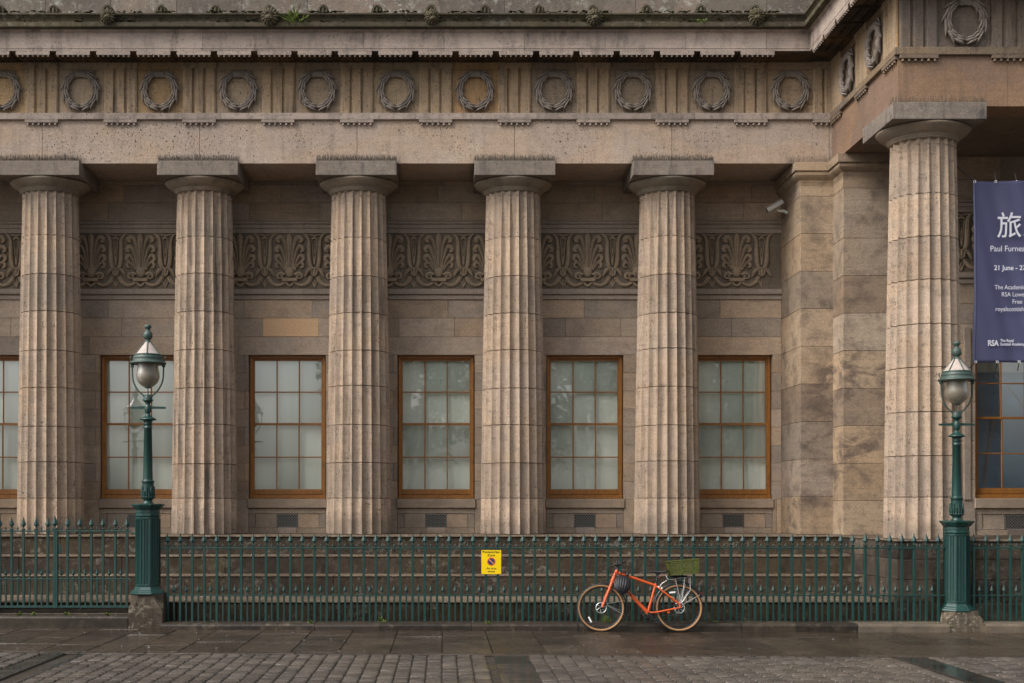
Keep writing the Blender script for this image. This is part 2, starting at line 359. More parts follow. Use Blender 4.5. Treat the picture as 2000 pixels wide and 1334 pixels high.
def wood():
    m, t, b = nmat('varnished_timber'); g = G(t)
    n = g.noise(g.pos((6,6,1.2)), 6, 5, .6, .4)
    c = g.mix(g.ramp(n, .3, .7), (.34,.140,.024), (.22,.085,.013))
    c = g.mix(g.ramp(g.noise(g.pos(), 5, 4, .6), .55, .75, 0, .5), c, (.08,.035,.015))
    g.l(c, b.inputs['Base Color']); b.inputs['Roughness'].default_value = .45
    g.l(g.bump(n, .002), b.inputs['Normal']); return m
MT['wood'] = wood()
def glass(name, refl, tint=(.98,1,.99)):
    m = bpy.data.materials.new(name); m.use_nodes = True; t = m.node_tree; t.nodes.clear(); g = G(t)
    o = g.n('OutputMaterial'); tr = g.n('BsdfTransparent'); tr.inputs[0].default_value = (*tint, 1)
    gl = g.n('BsdfGlossy'); gl.inputs['Roughness'].default_value = .012; gl.inputs[0].default_value = (.95,.97,1,1)
    wv = g.noise(g.pos((1,1,.5)), 1.5, 2, .5); g.l(g.bump(wv, .003, .12), gl.inputs['Normal'])
    fr = g.n('Fresnel'); fr.inputs[0].default_value = 1.5
    f = g.math('ADD', fr.outputs[0], refl); mx = g.n('MixShader'); g.l(f, mx.inputs[0]); g.l(tr.outputs[0], mx.inputs[1]); g.l(gl.outputs[0], mx.inputs[2])
    g.l(mx.outputs[0], o.inputs[0]); return m
MT['glass'] = glass('window_glass', .17)
MT['glass_dark'] = glass('window_glass_bare', .34)
def blind():
    m, t, b = nmat('roller_blind'); g = G(t)
    n = g.noise(g.pos((2.2,1,.15)), 2, 3, .5)
    c = g.mix(g.ramp(n, .3, .7), (.86,.90,.79), (.74,.79,.70))
    g.l(c, b.inputs['Base Color']); b.inputs['Roughness'].default_value = .8; return m
MT['blind'] = blind()
def globe():
    m, t, b = nmat('lamp_globe_glass'); g = G(t)
    n = g.noise(g.pos((1,1,3)), 6, 3, .5)
    g.l(g.mix(g.ramp(n, .3, .7), (.22,.195,.145), (.17,.15,.11)), b.inputs['Base Color'])
    b.inputs['Roughness'].default_value = .4; b.inputs['Transmission Weight'].default_value = .25; b.inputs['Coat Weight'].default_value = .25; return m
MT['globe'] = globe()
MT['lantern'] = plain('lantern_pane', (.42,.35,.31), .18, var=.15, scale=8, coat=.5)

def wet(name, c1, c2, joint, lo, hi, bmp, slab=False, off=0):
    m, t, b = nmat(name); g = G(t); P = g.pos(off=(off,0,0))
    geo = g.n('NewGeometry'); rnd = geo.outputs['Random Per Island']
    n1 = g.noise(g.pos((1,1,1),(off,2,2)), 1.2, 5, .6, .3); fine = g.noise(P, 55, 4, .7)
    c = g.mix(g.ramp(n1, .35, .65), c1, c2)
    v = g.ramp(rnd, 0, 1, .68, 1.35); cc = g.n('CombineColor'); [g.l(v, cc.inputs[i]) for i in range(3)]
    c = g.mix(1., c, cc.outputs[0], 'MULTIPLY')
    c = g.mix(1., c, g.mix(g.ramp(fine, .3, .7), (.75,.75,.75), (1.25,1.25,1.25)), 'MULTIPLY')
    g.l(c, b.inputs['Base Color'])
    mid = g.noise(g.pos((1,1,1),(off,9,2)), 2.2, 5, .65)
    ro = g.ramp(mid, .38, .6, lo, hi)
    g.l(ro, b.inputs['Roughness'])
    hb = g.math('ADD', g.math('MULTIPLY', g.noise(g.pos((1,3,1)), 16, 5, .7), 1.), g.math('MULTIPLY', fine, .35))
    amt = g.ramp(mid, .36, .6, .12, 1)
    g.l(g.bump(g.math('MULTIPLY', hb, amt), bmp), b.inputs['Normal'])
    b.inputs['Specular IOR Level'].default_value = .6
    return m
MT['setts'] = wet('wet_setts', (.088,.073,.060), (.064,.055,.048), None, .10, .34, .011)
MT['slabs'] = wet('wet_slabs', (.046,.032,.022), (.034,.025,.018), None, .04, .30, .009, off=4)
MT['joint'] = wet('wet_joint_sand', (.018,.014,.010), (.028,.022,.014), None, .35, .6, .01, off=6)
MT['channel'] = wet('wet_channel_stone', (.045,.038,.032), (.035,.03,.026), None, .03, .10, .001, off=8)
MT['ground'] = wet('ground_far', (.05,.045,.04), (.04,.036,.032), None, .3, .6, .01, off=9)

# ------------------------------------------------------------------ ground
def gz(x): return -.0042*(x-.6)                           # the street falls slightly to the right
g0 = M(); g0.add([(-200,-150,gz(-200)*0-.09),(200,-150,-.09),(200,150,-.09),(-200,150,-.09)], [(0,1,2,3)])
tag(g0.build('ground', MT['ground']), kind='structure')
def setts():
    m = M(); jm = M()
    gaps = [(-4.93, -4.42), (.62, 1.05), (5.62, 6.0)]
    chan = M()
    m_end = 16.52
    x = -13.0
    while x < 15:
        w = .176+random.uniform(-.012, .012)
        hit = None
        for a, b in gaps:
            if x+w > a and x < b: hit = b
        if hit: x = hit; continue
        y = 8.5+random.uniform(0, .2)
        while y < m_end-.04:
            L = min(.148+random.uniform(-.025, .035), m_end-y)
            if m_end-y-L < .06: L = m_end-y
            zt = gz(x)+random.uniform(-.0028, .0028)-.002; r = .022
            gx, gy = .008, .003
            x0, x1, y0, y1 = x+gx, x+w-gx, y+gy, y+L-gy
            tx = random.uniform(-.025, .025); ty = random.uniform(-.02, .07)
            rings = []
            for inset, dz in ((0, -.05), (.0, -.016), (.006, -.007), (.018, -.002), (.04, 0)):
                ring = []
                for (ax, ay) in ((x0+inset, y0+inset), (x1-inset, y0+inset), (x1-inset, y1-inset), (x0+inset, y1-inset)):
                    ring.append((ax+random.uniform(-.002,.002), ay+random.uniform(-.002,.002), zt+dz+(ax-x)*tx+(ay-y)*ty))
                rings.append(ring)
            vs = [v for rg in rings for v in rg]
            fs = []
            for i in range(len(rings)-1):
                for k in range(4):
                    k2 = (k+1) % 4; fs.append((i*4+k, i*4+k2, i*4+4+k2, i*4+4+k))
            n = 4*(len(rings)-1); fs.append((n, n+1, n+2, n+3))
            m.add(vs, fs, True)
            y += L
        x += w
    o = m.build('road', MT['setts']); tag(o, kind='structure')
    b = M(); b.add([(-60,2,gz(-60)*.3-.028),(60,2,-.03-.1),(60,16.6,-.13),(-60,16.6,-.028)], [(0,1,2,3)])
    j = M(); j.add([(-13.2,2,gz(-13.2)-.024),(15.2,2,gz(15.2)-.024),(15.2,19.9,gz(15.2)-.024),(-13.2,19.9,gz(-13.2)-.024)], [(0,1,2,3)])
    tag(j.build('road_bedding', MT['joint']), kind='structure')
    c = M()
    for a, bb in gaps:
        y = 8.3
        while y < m_end-.05:
            L = min(random.uniform(.6, 1.0), m_end-y)
            if a < -4:                                     # flat stone beside a dished channel
                z = gz(a)
                c.cbox(a+.004, a+.24, y+.003, y+L-.003, z-.06, z+.004, .006)
                c.cbox(a+.248, bb-.07, y+.003, y+L-.003, z-.08, z-.028, .004)
                c.cbox(bb-.066, bb-.004, y+.003, y+L-.003, z-.06, z-.002, .008)
            else:
                z = gz(a); c.cbox(a+.004, bb-.004, y+.003, y+L-.003, z-.06, z-.006, .004)
            y += L
    tag(c.build('drainage_channel', MT['channel']), kind='structure')
setts()
def slabs():
    m = M()
    # narrow border course, then large flags
    x = -13
    while x < 15:
        w = random.uniform(.7, 1.1); m.cbox(x+.003, x+w-.003, 16.525, 16.70, -.06+gz(x), gz(x)+random.uniform(-.001,.003), .006); x += w
    x = -13.1
    while x < 15:
        w = random.uniform(.54, .72); y = 16.706
        while y < 20.35:
            L = random.uniform(.75, 1.25)
            if 20.4-y-L < .4: L = 20.4-y
            dz = random.uniform(-.0025, .0025); a = gz(x+w/2)
            t0 = [random.uniform(-.0015, .0015) for _ in range(4)]
            x0, x1, y0, y1 = x+.005, x+w-.005, y+.006, y+L-.006
            vs = [(x0,y0,a-.05),(x1,y0,a-.05),(x1,y1,a-.05),(x0,y1,a-.05)]
            vs += [(x0,y0,a-.006),(x1,y0,a-.006),(x1,y1,a-.006),(x0,y1,a-.006)]
            c = .005; vs += [(x0+c,y0+c,a+dz+t0[0]),(x1-c,y0+c,a+dz+t0[1]),(x1-c,y1-c,a+dz+t0[2]),(x0+c,y1-c,a+dz+t0[3])]
            fs = []
            for i in (0, 4):
                for k in range(4): k2 = (k+1) % 4; fs.append((i+k, i+k2, i+4+k2, i+4+k))
            fs.append((8,9,10,11)); m.add(vs, fs)
            y += L
        x += w
    tag(m.build('pavement', MT['slabs']), kind='structure')
slabs()
# kerb under the railings
def kerbs():
    m = M(); x = -4.19
    prof = lambda z1: [(0, -.10), (0, z1-.035), (.012, z1-.012), (.035, z1), (.62, z1), (.62, -.10)]
    seg = [-4.17,-3.3,-2.3,-1.9,-.93,.98,2.1,3.1,4.5,5.22,6.0,7.0,7.50]
    seg = [-4.17,-2.45,-1.9,-.93,.42,2.0,3.3,4.42,5.22,6.14,7.50]
    mp_ = M()
    for a, b in zip(seg[:-1], seg[1:]):
        z1 = .10+random.uniform(-.004,.004)
        (mp_ if a > 6 else m).xprism([(19.68+o, z) for o, z in prof(z1)], a+.003, b-.003)
    for a, b in zip([8.03,9.3,10.8,12.5],[9.3,10.8,12.5,14]): mp_.xprism([(19.68+o, z) for o, z in prof(.10)], a+.003, b-.003)
    # gate threshold: taller front stone and low steps behind
    for a, b in zip([-13,-11.4,-9.8,-8.2,-6.9],[-11.4,-9.8,-8.2,-6.9,-4.71]):
        m.xprism([(19.90+o, z) for o, z in prof(.20)], a+.003, b-.003)
        m.cbox(a+.003, b-.003, 20.08, 20.7, .19, .225, .008); m.cbox(a+.003, b-.003, 20.24, 20.7, .2, .262, .008)
    tag(m.build('kerb', MT['kerb']), kind='structure'); tag(mp_.build('kerb', MT['kerbpale']), kind='structure')
kerbs()

# ------------------------------------------------------------------ the building
B = empty('neoclassical_building', (0, 25, 0))
tag(B, 'brown sandstone building with fluted columns, wreath frieze and tall timber windows', 'building')
def bp(m, name, mat, parent=None):                        # a part of the building, built in world coordinates
    o = m.build(name, MT[mat], parent or B)
    if parent is None: o.location = (0, -25, 0)
    elif mat != 'wood': o.location = (0, 0, 0)
    return o
def inst(src, x, y, z, rz=0., name=None):
    c = src.copy(); COL.objects.link(c); c.parent = B
    c.location = (x, y-25, z); c.rotation_euler = (0, 0, rz)
    for ch in kids(src):
        k = ch.copy(); COL.objects.link(k); k.parent = c
    return c
DX = 2.848; X0 = -7.25; ZF = 1.325; ZA = 8.04
YM = 24.09; XW = 7.05; YW = 20.62; YWALL = 25.45; YWW = 23.62
XL, XR = -14.0, 14.0
PATH = [(XL, YM), (XW, YM), (XW, YW), (XR, YW)]
# entablature
ap_ = [(0, ZA), (0, 8.826), (-.9, 8.826), (-1.3, 8.4), (-1.3, ZA)]
bp(runs(M(), ap_, [(XL, YM), (XW+.3, YM)], DX, .008, phase=(X0-XL) % DX), 'architrave', 'arch')
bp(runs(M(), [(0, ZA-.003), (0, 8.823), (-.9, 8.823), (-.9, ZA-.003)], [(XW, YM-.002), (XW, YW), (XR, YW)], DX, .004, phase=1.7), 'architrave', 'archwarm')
m = runs(M(), [(-.3, 8.822), (.055, 8.822), (.06, 8.83), (.06, 8.93), (.052, 8.938), (-.3, 8.938)], [(XL, YM), (XW-.05, YM)], DX, .004, phase=(X0-XL+.4) % DX); bp(m, 'taenia', 'corn')
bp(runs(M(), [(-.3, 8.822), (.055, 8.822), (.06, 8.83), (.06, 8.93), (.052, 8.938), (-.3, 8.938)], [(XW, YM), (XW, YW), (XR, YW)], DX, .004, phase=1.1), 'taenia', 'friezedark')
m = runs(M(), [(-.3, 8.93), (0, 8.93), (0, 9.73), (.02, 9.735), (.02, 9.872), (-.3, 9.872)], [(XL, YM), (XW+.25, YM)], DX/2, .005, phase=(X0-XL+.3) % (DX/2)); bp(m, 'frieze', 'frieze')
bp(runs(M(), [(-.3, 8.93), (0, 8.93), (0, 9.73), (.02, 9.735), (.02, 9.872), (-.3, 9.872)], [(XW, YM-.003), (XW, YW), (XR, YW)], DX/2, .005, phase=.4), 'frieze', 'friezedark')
m = runs(M(), [(-.35, 9.875), (.50, 9.875), (.502, 9.885), (.56, 9.885), (.56, 9.915), (.568, 9.93), (.568, 9.946), (.56, 9.95), (.56, 10.20), (.575, 10.215), (.60, 10.225), (.60, 10.26), (-.35, 10.26)], PATH, DX/2, .005, phase=(X0-XL+.15) % (DX/2)); bp(m, 'cornice', 'corn')
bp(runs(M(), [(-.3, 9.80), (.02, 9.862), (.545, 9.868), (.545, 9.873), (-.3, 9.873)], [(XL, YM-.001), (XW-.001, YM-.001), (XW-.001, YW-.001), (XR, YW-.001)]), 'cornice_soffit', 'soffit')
m = runs(M(), [(-.5, 10.255), (.61, 10.257), (.70, 10.262), (.705, 10.275), (.705, 10.335), (.69, 10.342), (.64, 10.345), (.63, 10.39), (.645, 10.43), (.675, 10.465), (.70, 10.48), (.70, 10.505), (.60, 10.51), (.2, 10.49), (-.5, 10.48)], PATH, DX, .005, phase=(X0-XL+.9) % DX); bp(m, 'gutter', 'gutter')
# solid core behind the frieze and cornice keeps the porch dark
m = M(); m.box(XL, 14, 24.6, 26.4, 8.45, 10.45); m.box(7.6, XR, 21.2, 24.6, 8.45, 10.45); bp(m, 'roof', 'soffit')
m = M()
def wallblocks(m, x0, x1, y, z0, z1, w, ph, depth=.4, c=.005):
    x = x0-ph
    while x < x1-.01:
        a, b = max(x, x0), min(x+w, x1)
        if b-a > .06: m.cbox(a+.002, b-.002, y, y+depth, z0+.002, z1-.002, c)
        x += w
for k, (a, b) in enumerate([(10.45, 11.05), (11.05, 11.7), (11.7, 12.4)]): wallblocks(m, XL, 8.3, 24.15, a, b, 1.19, (.5*k+.35) % 1.1)
wallblocks(m, 7.7, XR, 21.0, 10.45, 11.9, 1.3, .2); m.box(7.7, 7.9, 21.1, 24.2, 10.45, 12)
bp(m, 'attic_wall', 'attic')
# triglyph
def triglyph(w=.60, z0=8.938, z1=9.875):
    m = M(); a = w/2; g = .035; d = .045; sh = w/6.
    pts = [(-a, .02-d), (-a+.03, -d)]
    for c in (-w/6, w/6): pts += [(c-g, -d), (c, -d+.055), (c+g, -d)]
    pts += [(a-.03, -d), (a, .02-d)]
    n = len(pts)
    vs = [(x, y, z0) for x, y in pts]+[(x, y, z1-.12) for x, y in pts]
    m.add(vs, [(i, i+1, n+i+1, n+i) for i in range(n-1)])
    vs = [(-a, .05, z0), (-a, .02-d, z0), (-a, .02-d, z1-.12), (-a, .05, z1-.12), (a, .05, z0), (a, .02-d, z0), (a, .02-d, z1-.12), (a, .05, z1-.12)]
    m.add(vs, [(0,1,2,3),(4,5,6,7)])
    m.cbox(-a-.008, a+.008, -d-.014, .05, z1-.125, z1, .006)
    return m
def regula(w=.60):
    m = M(); m.cbox(-w/2, w/2, -.058, .03, 8.762, 8.820, .005)
    for i in range(6):
        x = -w/2+w/12+i*w/6*1.0; m.lathe([(.024, 8.724), (.017, 8.763)], 10, (x, -.032, 0), True)
    return m
def mutule(w=.60):
    m = M(); m.xprism([(-.555, 9.815), (-.555, 9.878), (-.06, 9.90), (-.06, 9.845)], -w/2, w/2)
    for j in range(3):
        y = -.51+j*.17; zz = 9.817+j*.0103
        for i in range(6):
            m.lathe([(.022, zz-.022), (.016, zz+.004)], 8, (-w/2+w/12+i*w/6, y, 0), True)
    return m
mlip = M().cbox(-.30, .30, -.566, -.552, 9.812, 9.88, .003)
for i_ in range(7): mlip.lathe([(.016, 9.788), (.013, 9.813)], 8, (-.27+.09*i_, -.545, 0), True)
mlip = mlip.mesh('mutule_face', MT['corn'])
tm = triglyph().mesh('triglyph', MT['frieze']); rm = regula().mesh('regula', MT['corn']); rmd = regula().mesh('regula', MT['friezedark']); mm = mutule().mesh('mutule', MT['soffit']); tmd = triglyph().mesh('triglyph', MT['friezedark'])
def put(me, name, x, y, rz=0):
    o = obj(name, me, B); o.location = (x, y-25, 0); o.rotation_euler = (0, 0, rz)
    if name == 'mutule': obj('mutule_face', mlip, o)
    return o
trig = []
for k in range(-4, 11):
    x = X0+k*DX/2
    if x > XL+.3: trig.append((x, YM, 0))
trig += [(XW, 23.77, -PI/2), (XW, 22.344, -PI/2), (XW, 20.92, -PI/2)]
trig += [(7.36+k*DX/2, YW, 0) for k in range(5)]
# rz=-90 deg turns local -Y (outward) to world -X
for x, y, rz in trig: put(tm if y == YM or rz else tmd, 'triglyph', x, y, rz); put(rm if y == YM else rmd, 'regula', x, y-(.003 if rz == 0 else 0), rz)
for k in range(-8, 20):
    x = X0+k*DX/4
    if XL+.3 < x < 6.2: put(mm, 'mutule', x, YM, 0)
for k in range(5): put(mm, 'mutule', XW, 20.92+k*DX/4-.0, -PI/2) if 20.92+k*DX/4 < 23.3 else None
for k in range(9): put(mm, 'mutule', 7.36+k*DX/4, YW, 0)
# wreath
def wreath():
    m = M(); rx, rz_ = .272, .306
    def P(a, r=1., o=0.): return Vector(((rx*r)*math.sin(a), o, (rz_*r)*math.cos(a)))
    m.tube([P(2*PI*i/40, 1.02, -.0) for i in range(40)], .030, 8, True, (.7, 1), up=(0, -1, 0), closed=True)
    for s in (-1, 1):
        segs = [(.34, 1.00), (.92, 1.56), (1.48, 2.12), (2.04, 2.62), (2.52, 3.04)]
        for j, (a0, a1) in enumerate(segs):
            lay = j*.004
            # bundle of five blades; the outermost and innermost tips flare away from the ring
            for r0, r1, w, ext in ((.905, .76, .021, .08), (1.02, 1.02, .023, .20), (1.135, 1.38, .022, .08)):
                if j == 4: r1 = 1+(r1-1)*.55
                pts = []; rad = []
                for i in range(10):
                    u = i/9; a = s*(a0+(a1-a0+ext)*u); rr = r0+(r1-r0)*u**3
                    pts.append(P(a, rr, -.030-.034*math.sin(PI*min(1, u*.9+.1))-lay)); rad.append(w*(.85+.3*math.sin(PI*u))*(1-max(0, u-.75)/.25*.9))
                m.tube(pts, rad, 8, True, (1.5, .85), up=(0, -1, 0))
    for i in range(11):                                    # binding band at the top
        a = -.32+.064*i; m.tube([P(a, .80, -.05), P(a, .98, -.088), P(a, 1.17, -.05)], [.009,.011,.009], 6)
    m.tube([P(-.33, 1.15, -.04), P(-.52, 1.24, -.04), P(-.70, 1.18, -.03)], [.012,.018,.008], 6)
    m.tube([P(.33, 1.15, -.04), P(.50, 1.27, -.045), P(.62, 1.36, -.035), P(.70, 1.24, -.03), P(.86, 1.26, -.02)], [.012,.022,.026,.020,.006], 6)
    for s in (-1, 1): m.tube([P(PI-s*.02, .92, -.05), P(PI-s*.10, 1.02, -.055), P(PI-s*.05, 1.14, -.04)], [.016,.02,.006], 6)
    return m
wm = wreath().mesh('wreath', MT['wreath'])
for k in range(-4, 10):
    x = X0+(k+.5)*DX/2
    if x > XL+.5: o = put(wm, 'wreath', x, YM, 0); o.location.z = 9.345
for y in (23.06, 21.632): o = put(wm, 'wreath', XW, y, -PI/2); o.location.z = 9.345
for k in range(4): o = put(wm, 'wreath', 7.36+(k+.5)*DX/2, YW, 0); o.location.z = 9.345
# antefixes and lion masks on the gutter
def antefix():
    m = M(); poly = [(-.15, 0), (-.11, .03), (-.085, .08), (-.075, .14), (-.045, .19), (0, .215), (.045, .19), (.075, .14), (.085, .08), (.11, .03), (.15, 0)]
    m.prism(poly, -.02, .16)
    m.tube([(-.06,-.025,.02), (-.055,-.03,.12), (0,-.03,.175), (.055,-.03,.12), (.06,-.025,.02)], .014, 6)
    m.tube([(0,-.02,.02), (0,-.035,.08), (0,-.025,.15)], [.02,.025,.01], 6)
    m.v = [(v[0]*1.1, v[1], v[2]*.78) for v in m.v]
    return m
am = antefix().mesh('antefix', MT['gutter'])
for k in range(-7, 15):
    x = X0+.40+k*DX/3
    if XL+.3 < x < 6.2: o = put(am, 'antefix', x, YM-.64, 0); o.location.z = 10.507
def lion():
    m = M(); rnd = random.Random(5)
    def ball(c, r, n=12):
        prof = [(r[0]*math.sin(PI*i/8), -r[2]*math.cos(PI*i/8)) for i in range(9)]
        t = M().lathe(prof, n, (0,0,0)); t.v = [(v[0], v[1]*r[1]/r[0], v[2]) for v in t.v]; m.join(t, T(*c))
    ball((0, 0, 0), (.105, .09, .115)); ball((0, -.08, -.03), (.05, .05, .04)); ball((0, -.105, -.025), (.02, .02, .016))
    for s in (-1, 1):
        ball((s*.045, -.075, .03), (.018, .018, .014)); ball((s*.035, -.095, -.045), (.03, .025, .022)); ball((s*.10, -.02, .075), (.028, .02, .028))
        m.tube([(s*.01,-.095,.06), (s*.05,-.085,.055), (s*.075,-.06,.03)], .012, 6)
    for i in range(14):
        a = 2*PI*i/14; r = .12
        m.tube([(.07*math.cos(a), -.05, .07*math.sin(a)), (r*math.cos(a), -.04, r*math.sin(a)), (.15*math.cos(a+.15), 0, .15*math.sin(a+.15))], [.02,.026,.012], 6)
    m.tube([(-.03,-.085,-.07), (0,-.10,-.08), (.03,-.085,-.07)], .01, 6)
    return m
lm = lion().mesh('lion_mask', MT['gutter'])
for k in range(-2, 5):
    x = X0+1.37+k*DX
    if x > XL+1: o = put(lm, 'lion_mask', x, YM-.70, 0); o.location.z = 10.43+random.uniform(-.01,.01); o.rotation_euler = (random.uniform(-.1,.1), random.uniform(-.12,.12), random.uniform(-.15,.15)); o.scale = [random.uniform(.9,1.1)]*3

# columns
drums = [1.325, 1.98, 2.63, 3.31, 4.0, 4.68, 5.36, 6.04, 6.73, 7.462, 7.575]
def rad_at(z):
    t = (z-1.325)/(7.575-1.325); return .603-.103*t-.012*t*(t-1)*(-1)+.012*math.sin(PI*t)
def column_mesh(seed):
    m = M(); rnd = random.Random(seed); nf = 20; ns = 6; n = nf*ns
    def ring(z, k, dep, rot=0):
        r = rad_at(z); out = []
        for i in range(n):
            a = 2*PI*(i/n)+PI/nf*0; u = (i % ns)/ns; f = dep*math.sin(PI*u)**.8
            rr = (r*(1-.105*f*1.0))*k; aa = a+PI/nf-PI/2+rot
            out.append((rr*math.cos(aa), rr*math.sin(aa), z))
        return out
    for i in range(len(drums)-1):
        z0, z1 = drums[i], drums[i+1]; j = rnd.uniform(-.03, .03) if 0 < i < 8 else 0
        z0 = z0+(getattr(column_mesh, 'pj', 0) if i else 0)
        column_mesh.pj = j; z1 = z1+j
        zs = [z0+.002, z0+.010]; k = 5
        ks = [.962, 1.]; dp = [1, 1]
        for q in range(1, k): zs.append(z0+(z1-z0)*q/k); ks.append(1.); dp.append(1)
        if i == len(drums)-2: zs += [z1-.035, z1-.02, z1-.008, z1-.002]; ks += [1, 1, 1, 1]; dp += [1, .85, .5, 0]
        else: zs += [z1-.010, z1-.002]; ks += [1., .962]; dp += [1, 1]
        vs = []
        for z, kk, dd in zip(zs, ks, dp): vs += ring(z, kk, dd)
        fs = [(a*n+b, a*n+(b+1) % n, (a+1)*n+(b+1) % n, (a+1)*n+b) for a in range(len(zs)-1) for b in range(n)]
        m.add(vs, fs, False)
    m.lathe([(.45, 1.32), (.47, 7.5)], 40)
    return m
def capital_mesh():
    r = .50
    prof = [(r-.04, 7.545), (r-.01, 7.560), (r+.018, 7.568), (r+.024, 7.578), (r+.008, 7.580), (r+.038, 7.590), (r+.040, 7.598), (r+.022, 7.600), (r+.054, 7.610), (r+.056, 7.618), (r+.04, 7.621), (r+.072, 7.632), (r+.12, 7.665), (r+.172, 7.703), (r+.207, 7.738), (r+.218, 7.756), (r+.208, 7.768), (r+.19, 7.776), (.3, 7.776)]
    return M().lathe(prof, 72)
abm = M().cbox(-.725, .725, -.725, .725, 7.777, 8.036, .008, .003).mesh('abacus', MT['abacus'])
cpm = capital_mesh().mesh('capital', MT['capital'])
def spikes(dense=1., h=.11, wr_=.0021):
    m = M(); rnd = random.Random(9)
    def wire(x, y):
        dx, dy = rnd.uniform(-.018, .018), rnd.uniform(-.03, .0); hh = h*rnd.uniform(.35, 1.2)
        m.tube([(x, y, 8.036), (x+dx*.4, y+dy*.4, 8.036+hh*.6), (x+dx, y+dy, 8.036+hh)], wr_, 3, False)
    for row in range(5):
        for i in range(int(90*dense)): wire(-.70+1.40*i/(90*dense-1)+rnd.uniform(-.005,.005), -.71+row*.03+rnd.uniform(-.01,.01))
    for s in (-1, 1):
        for i in range(10): wire(s*.71, -.70+i*.02)
    for row in range(3): m.box(-.71, .71, -.715+row*.045, -.705+row*.045, 8.0362, 8.040)
    return m
spm = spikes().mesh('bird_spikes', MT['spike']); spm2 = spikes(.45, .10, .002).mesh('bird_spikes', MT['spike'])
cols = [(X0+k*DX, 24.60, 0, 0) for k in range(-2, 5)]+[(7.617, 21.13, 1, 0), (10.465, 21.13, 1, 0)]
for i, (x, y, w, _) in enumerate(cols):
    if x < XL: continue
    c = obj('column', column_mesh(40+i).mesh('column', MT['column']), B); c.location = (x, y-25, 0)
    obj('capital', cpm, c); obj('abacus', abm, c); obj('bird_spikes', spm2 if w else spm, c)

# main wall
cx = [X0+(k+.5)*DX for k in range(-2, 4)]+[5.565]
wz = [1.95+.345*i for i in range(9)]                       # jamb courses 1.95 .. 4.71
WT, WB, WH = 4.725, 2.0, .7235
m = M()
edges = [XL]
for c in cx: edges += [c-WH-.015, c+WH+.015]
edges += [6.47]
for a, b in zip(edges[0::2], edges[1::2]):                 # piers between the windows, behind the columns
    for i in range(8):
        z0, z1 = WT-.345*(i+1), WT-.345*i
        if b-a < .5: m.cbox(a, b-.002, YWALL, YWALL+.4, z0+.002, z1-.002, .005); continue
        wd = (b-a)*.5; wallblocks(m, a, b, YWALL, z0, z1, wd if i % 2 else (b-a)*.62, 0 if i % 2 else (b-a)*.3)
    wallblocks(m, a, b, YWALL, ZF-.05, WT-.345*8, (b-a)*.5, 0)
for (z0, z1, w, ph) in ((WT, 5.07, 2.848, 1.3), (5.07, 5.43, 1.06, .62), (5.43, 5.785, 1.30, .2)): wallblocks(m, XL, 6.47, YWALL, z0, z1, w, ph)
bp(m, 'wall', 'wall'); m = M()
for (z0, z1, w, ph) in ((7.30, 7.635, 1.35, .5), (7.635, 7.975, 1.5, 1.1), (7.975, 8.06, 1.2, .4)): wallblocks(m, XL, 6.47, YWALL, z0, z1, w, ph)
bp(m, 'wall', 'wall')
m = M(); m.box(XL, 6.5, YWALL+.42, YWALL+1.0, ZF-.1, ZF+.5); m.box(XL, 6.5, YWALL+.02, YWALL+.9, 5.7, 7.35); m.box(XL, 6.5, YWALL+.95, YWALL+1.1, ZF, 8.4)
m.box(XL-.3, XL, 24.1, 26.4, 0, 12); m.box(9.0-.9, XR, YWW+.9, YWW+1.0, ZF, 8.4)
bp(m, 'inner_wall', 'interior')
bp(M().cbox(-3.436, -2.378, YWALL-.006, YWALL+.1, 5.075, 5.425, .004), 'replacement_block', 'newblock')
# mouldings above and below the carved frieze
def band(m, z0, pts, x0, x1, y):                           # pts: (projection, dz)
    poly = [(y+.05, z0+pts[0][1])]+[(y-p, z0+dz) for p, dz in pts]+[(y+.05, z0+pts[-1][1])]
    x = x0; w = 1.62
    while x < x1-.01:
        b = min(x+w, x1); m.xprism(poly, x+.002, b-.002); x = b
up = [(.015,0),(.02,.085),(.02,.09),(.045,.095),(.045,.15),(.03,.155),(.03,.165),(.06,.175),(.06,.215),(.085,.225),(.085,.25)]
lo = [(.03,0),(.035,.06),(.005,.065),(.005,.09),(.05,.10),(.055,.125),(.03,.13),(.03,.20)]
for z_, pr_ in ((7.05, up), (5.785, lo)):
    for a_, b_, y_ in ((XL, 6.47, YWALL), (8.35, XR, YWW)): m = M(); band(m, z_, pr_, a_, b_, y_); bp(m, 'string_course', 'mould')
for a_, b_, y_ in ((XL, 6.47, YWALL), (8.35, XR, YWW)): m = M(); wallblocks(m, a_, b_, y_+.012, 5.99, 7.05, 1.9, .3, .3, .002); bp(m, 'frieze_ground', 'carvebg')
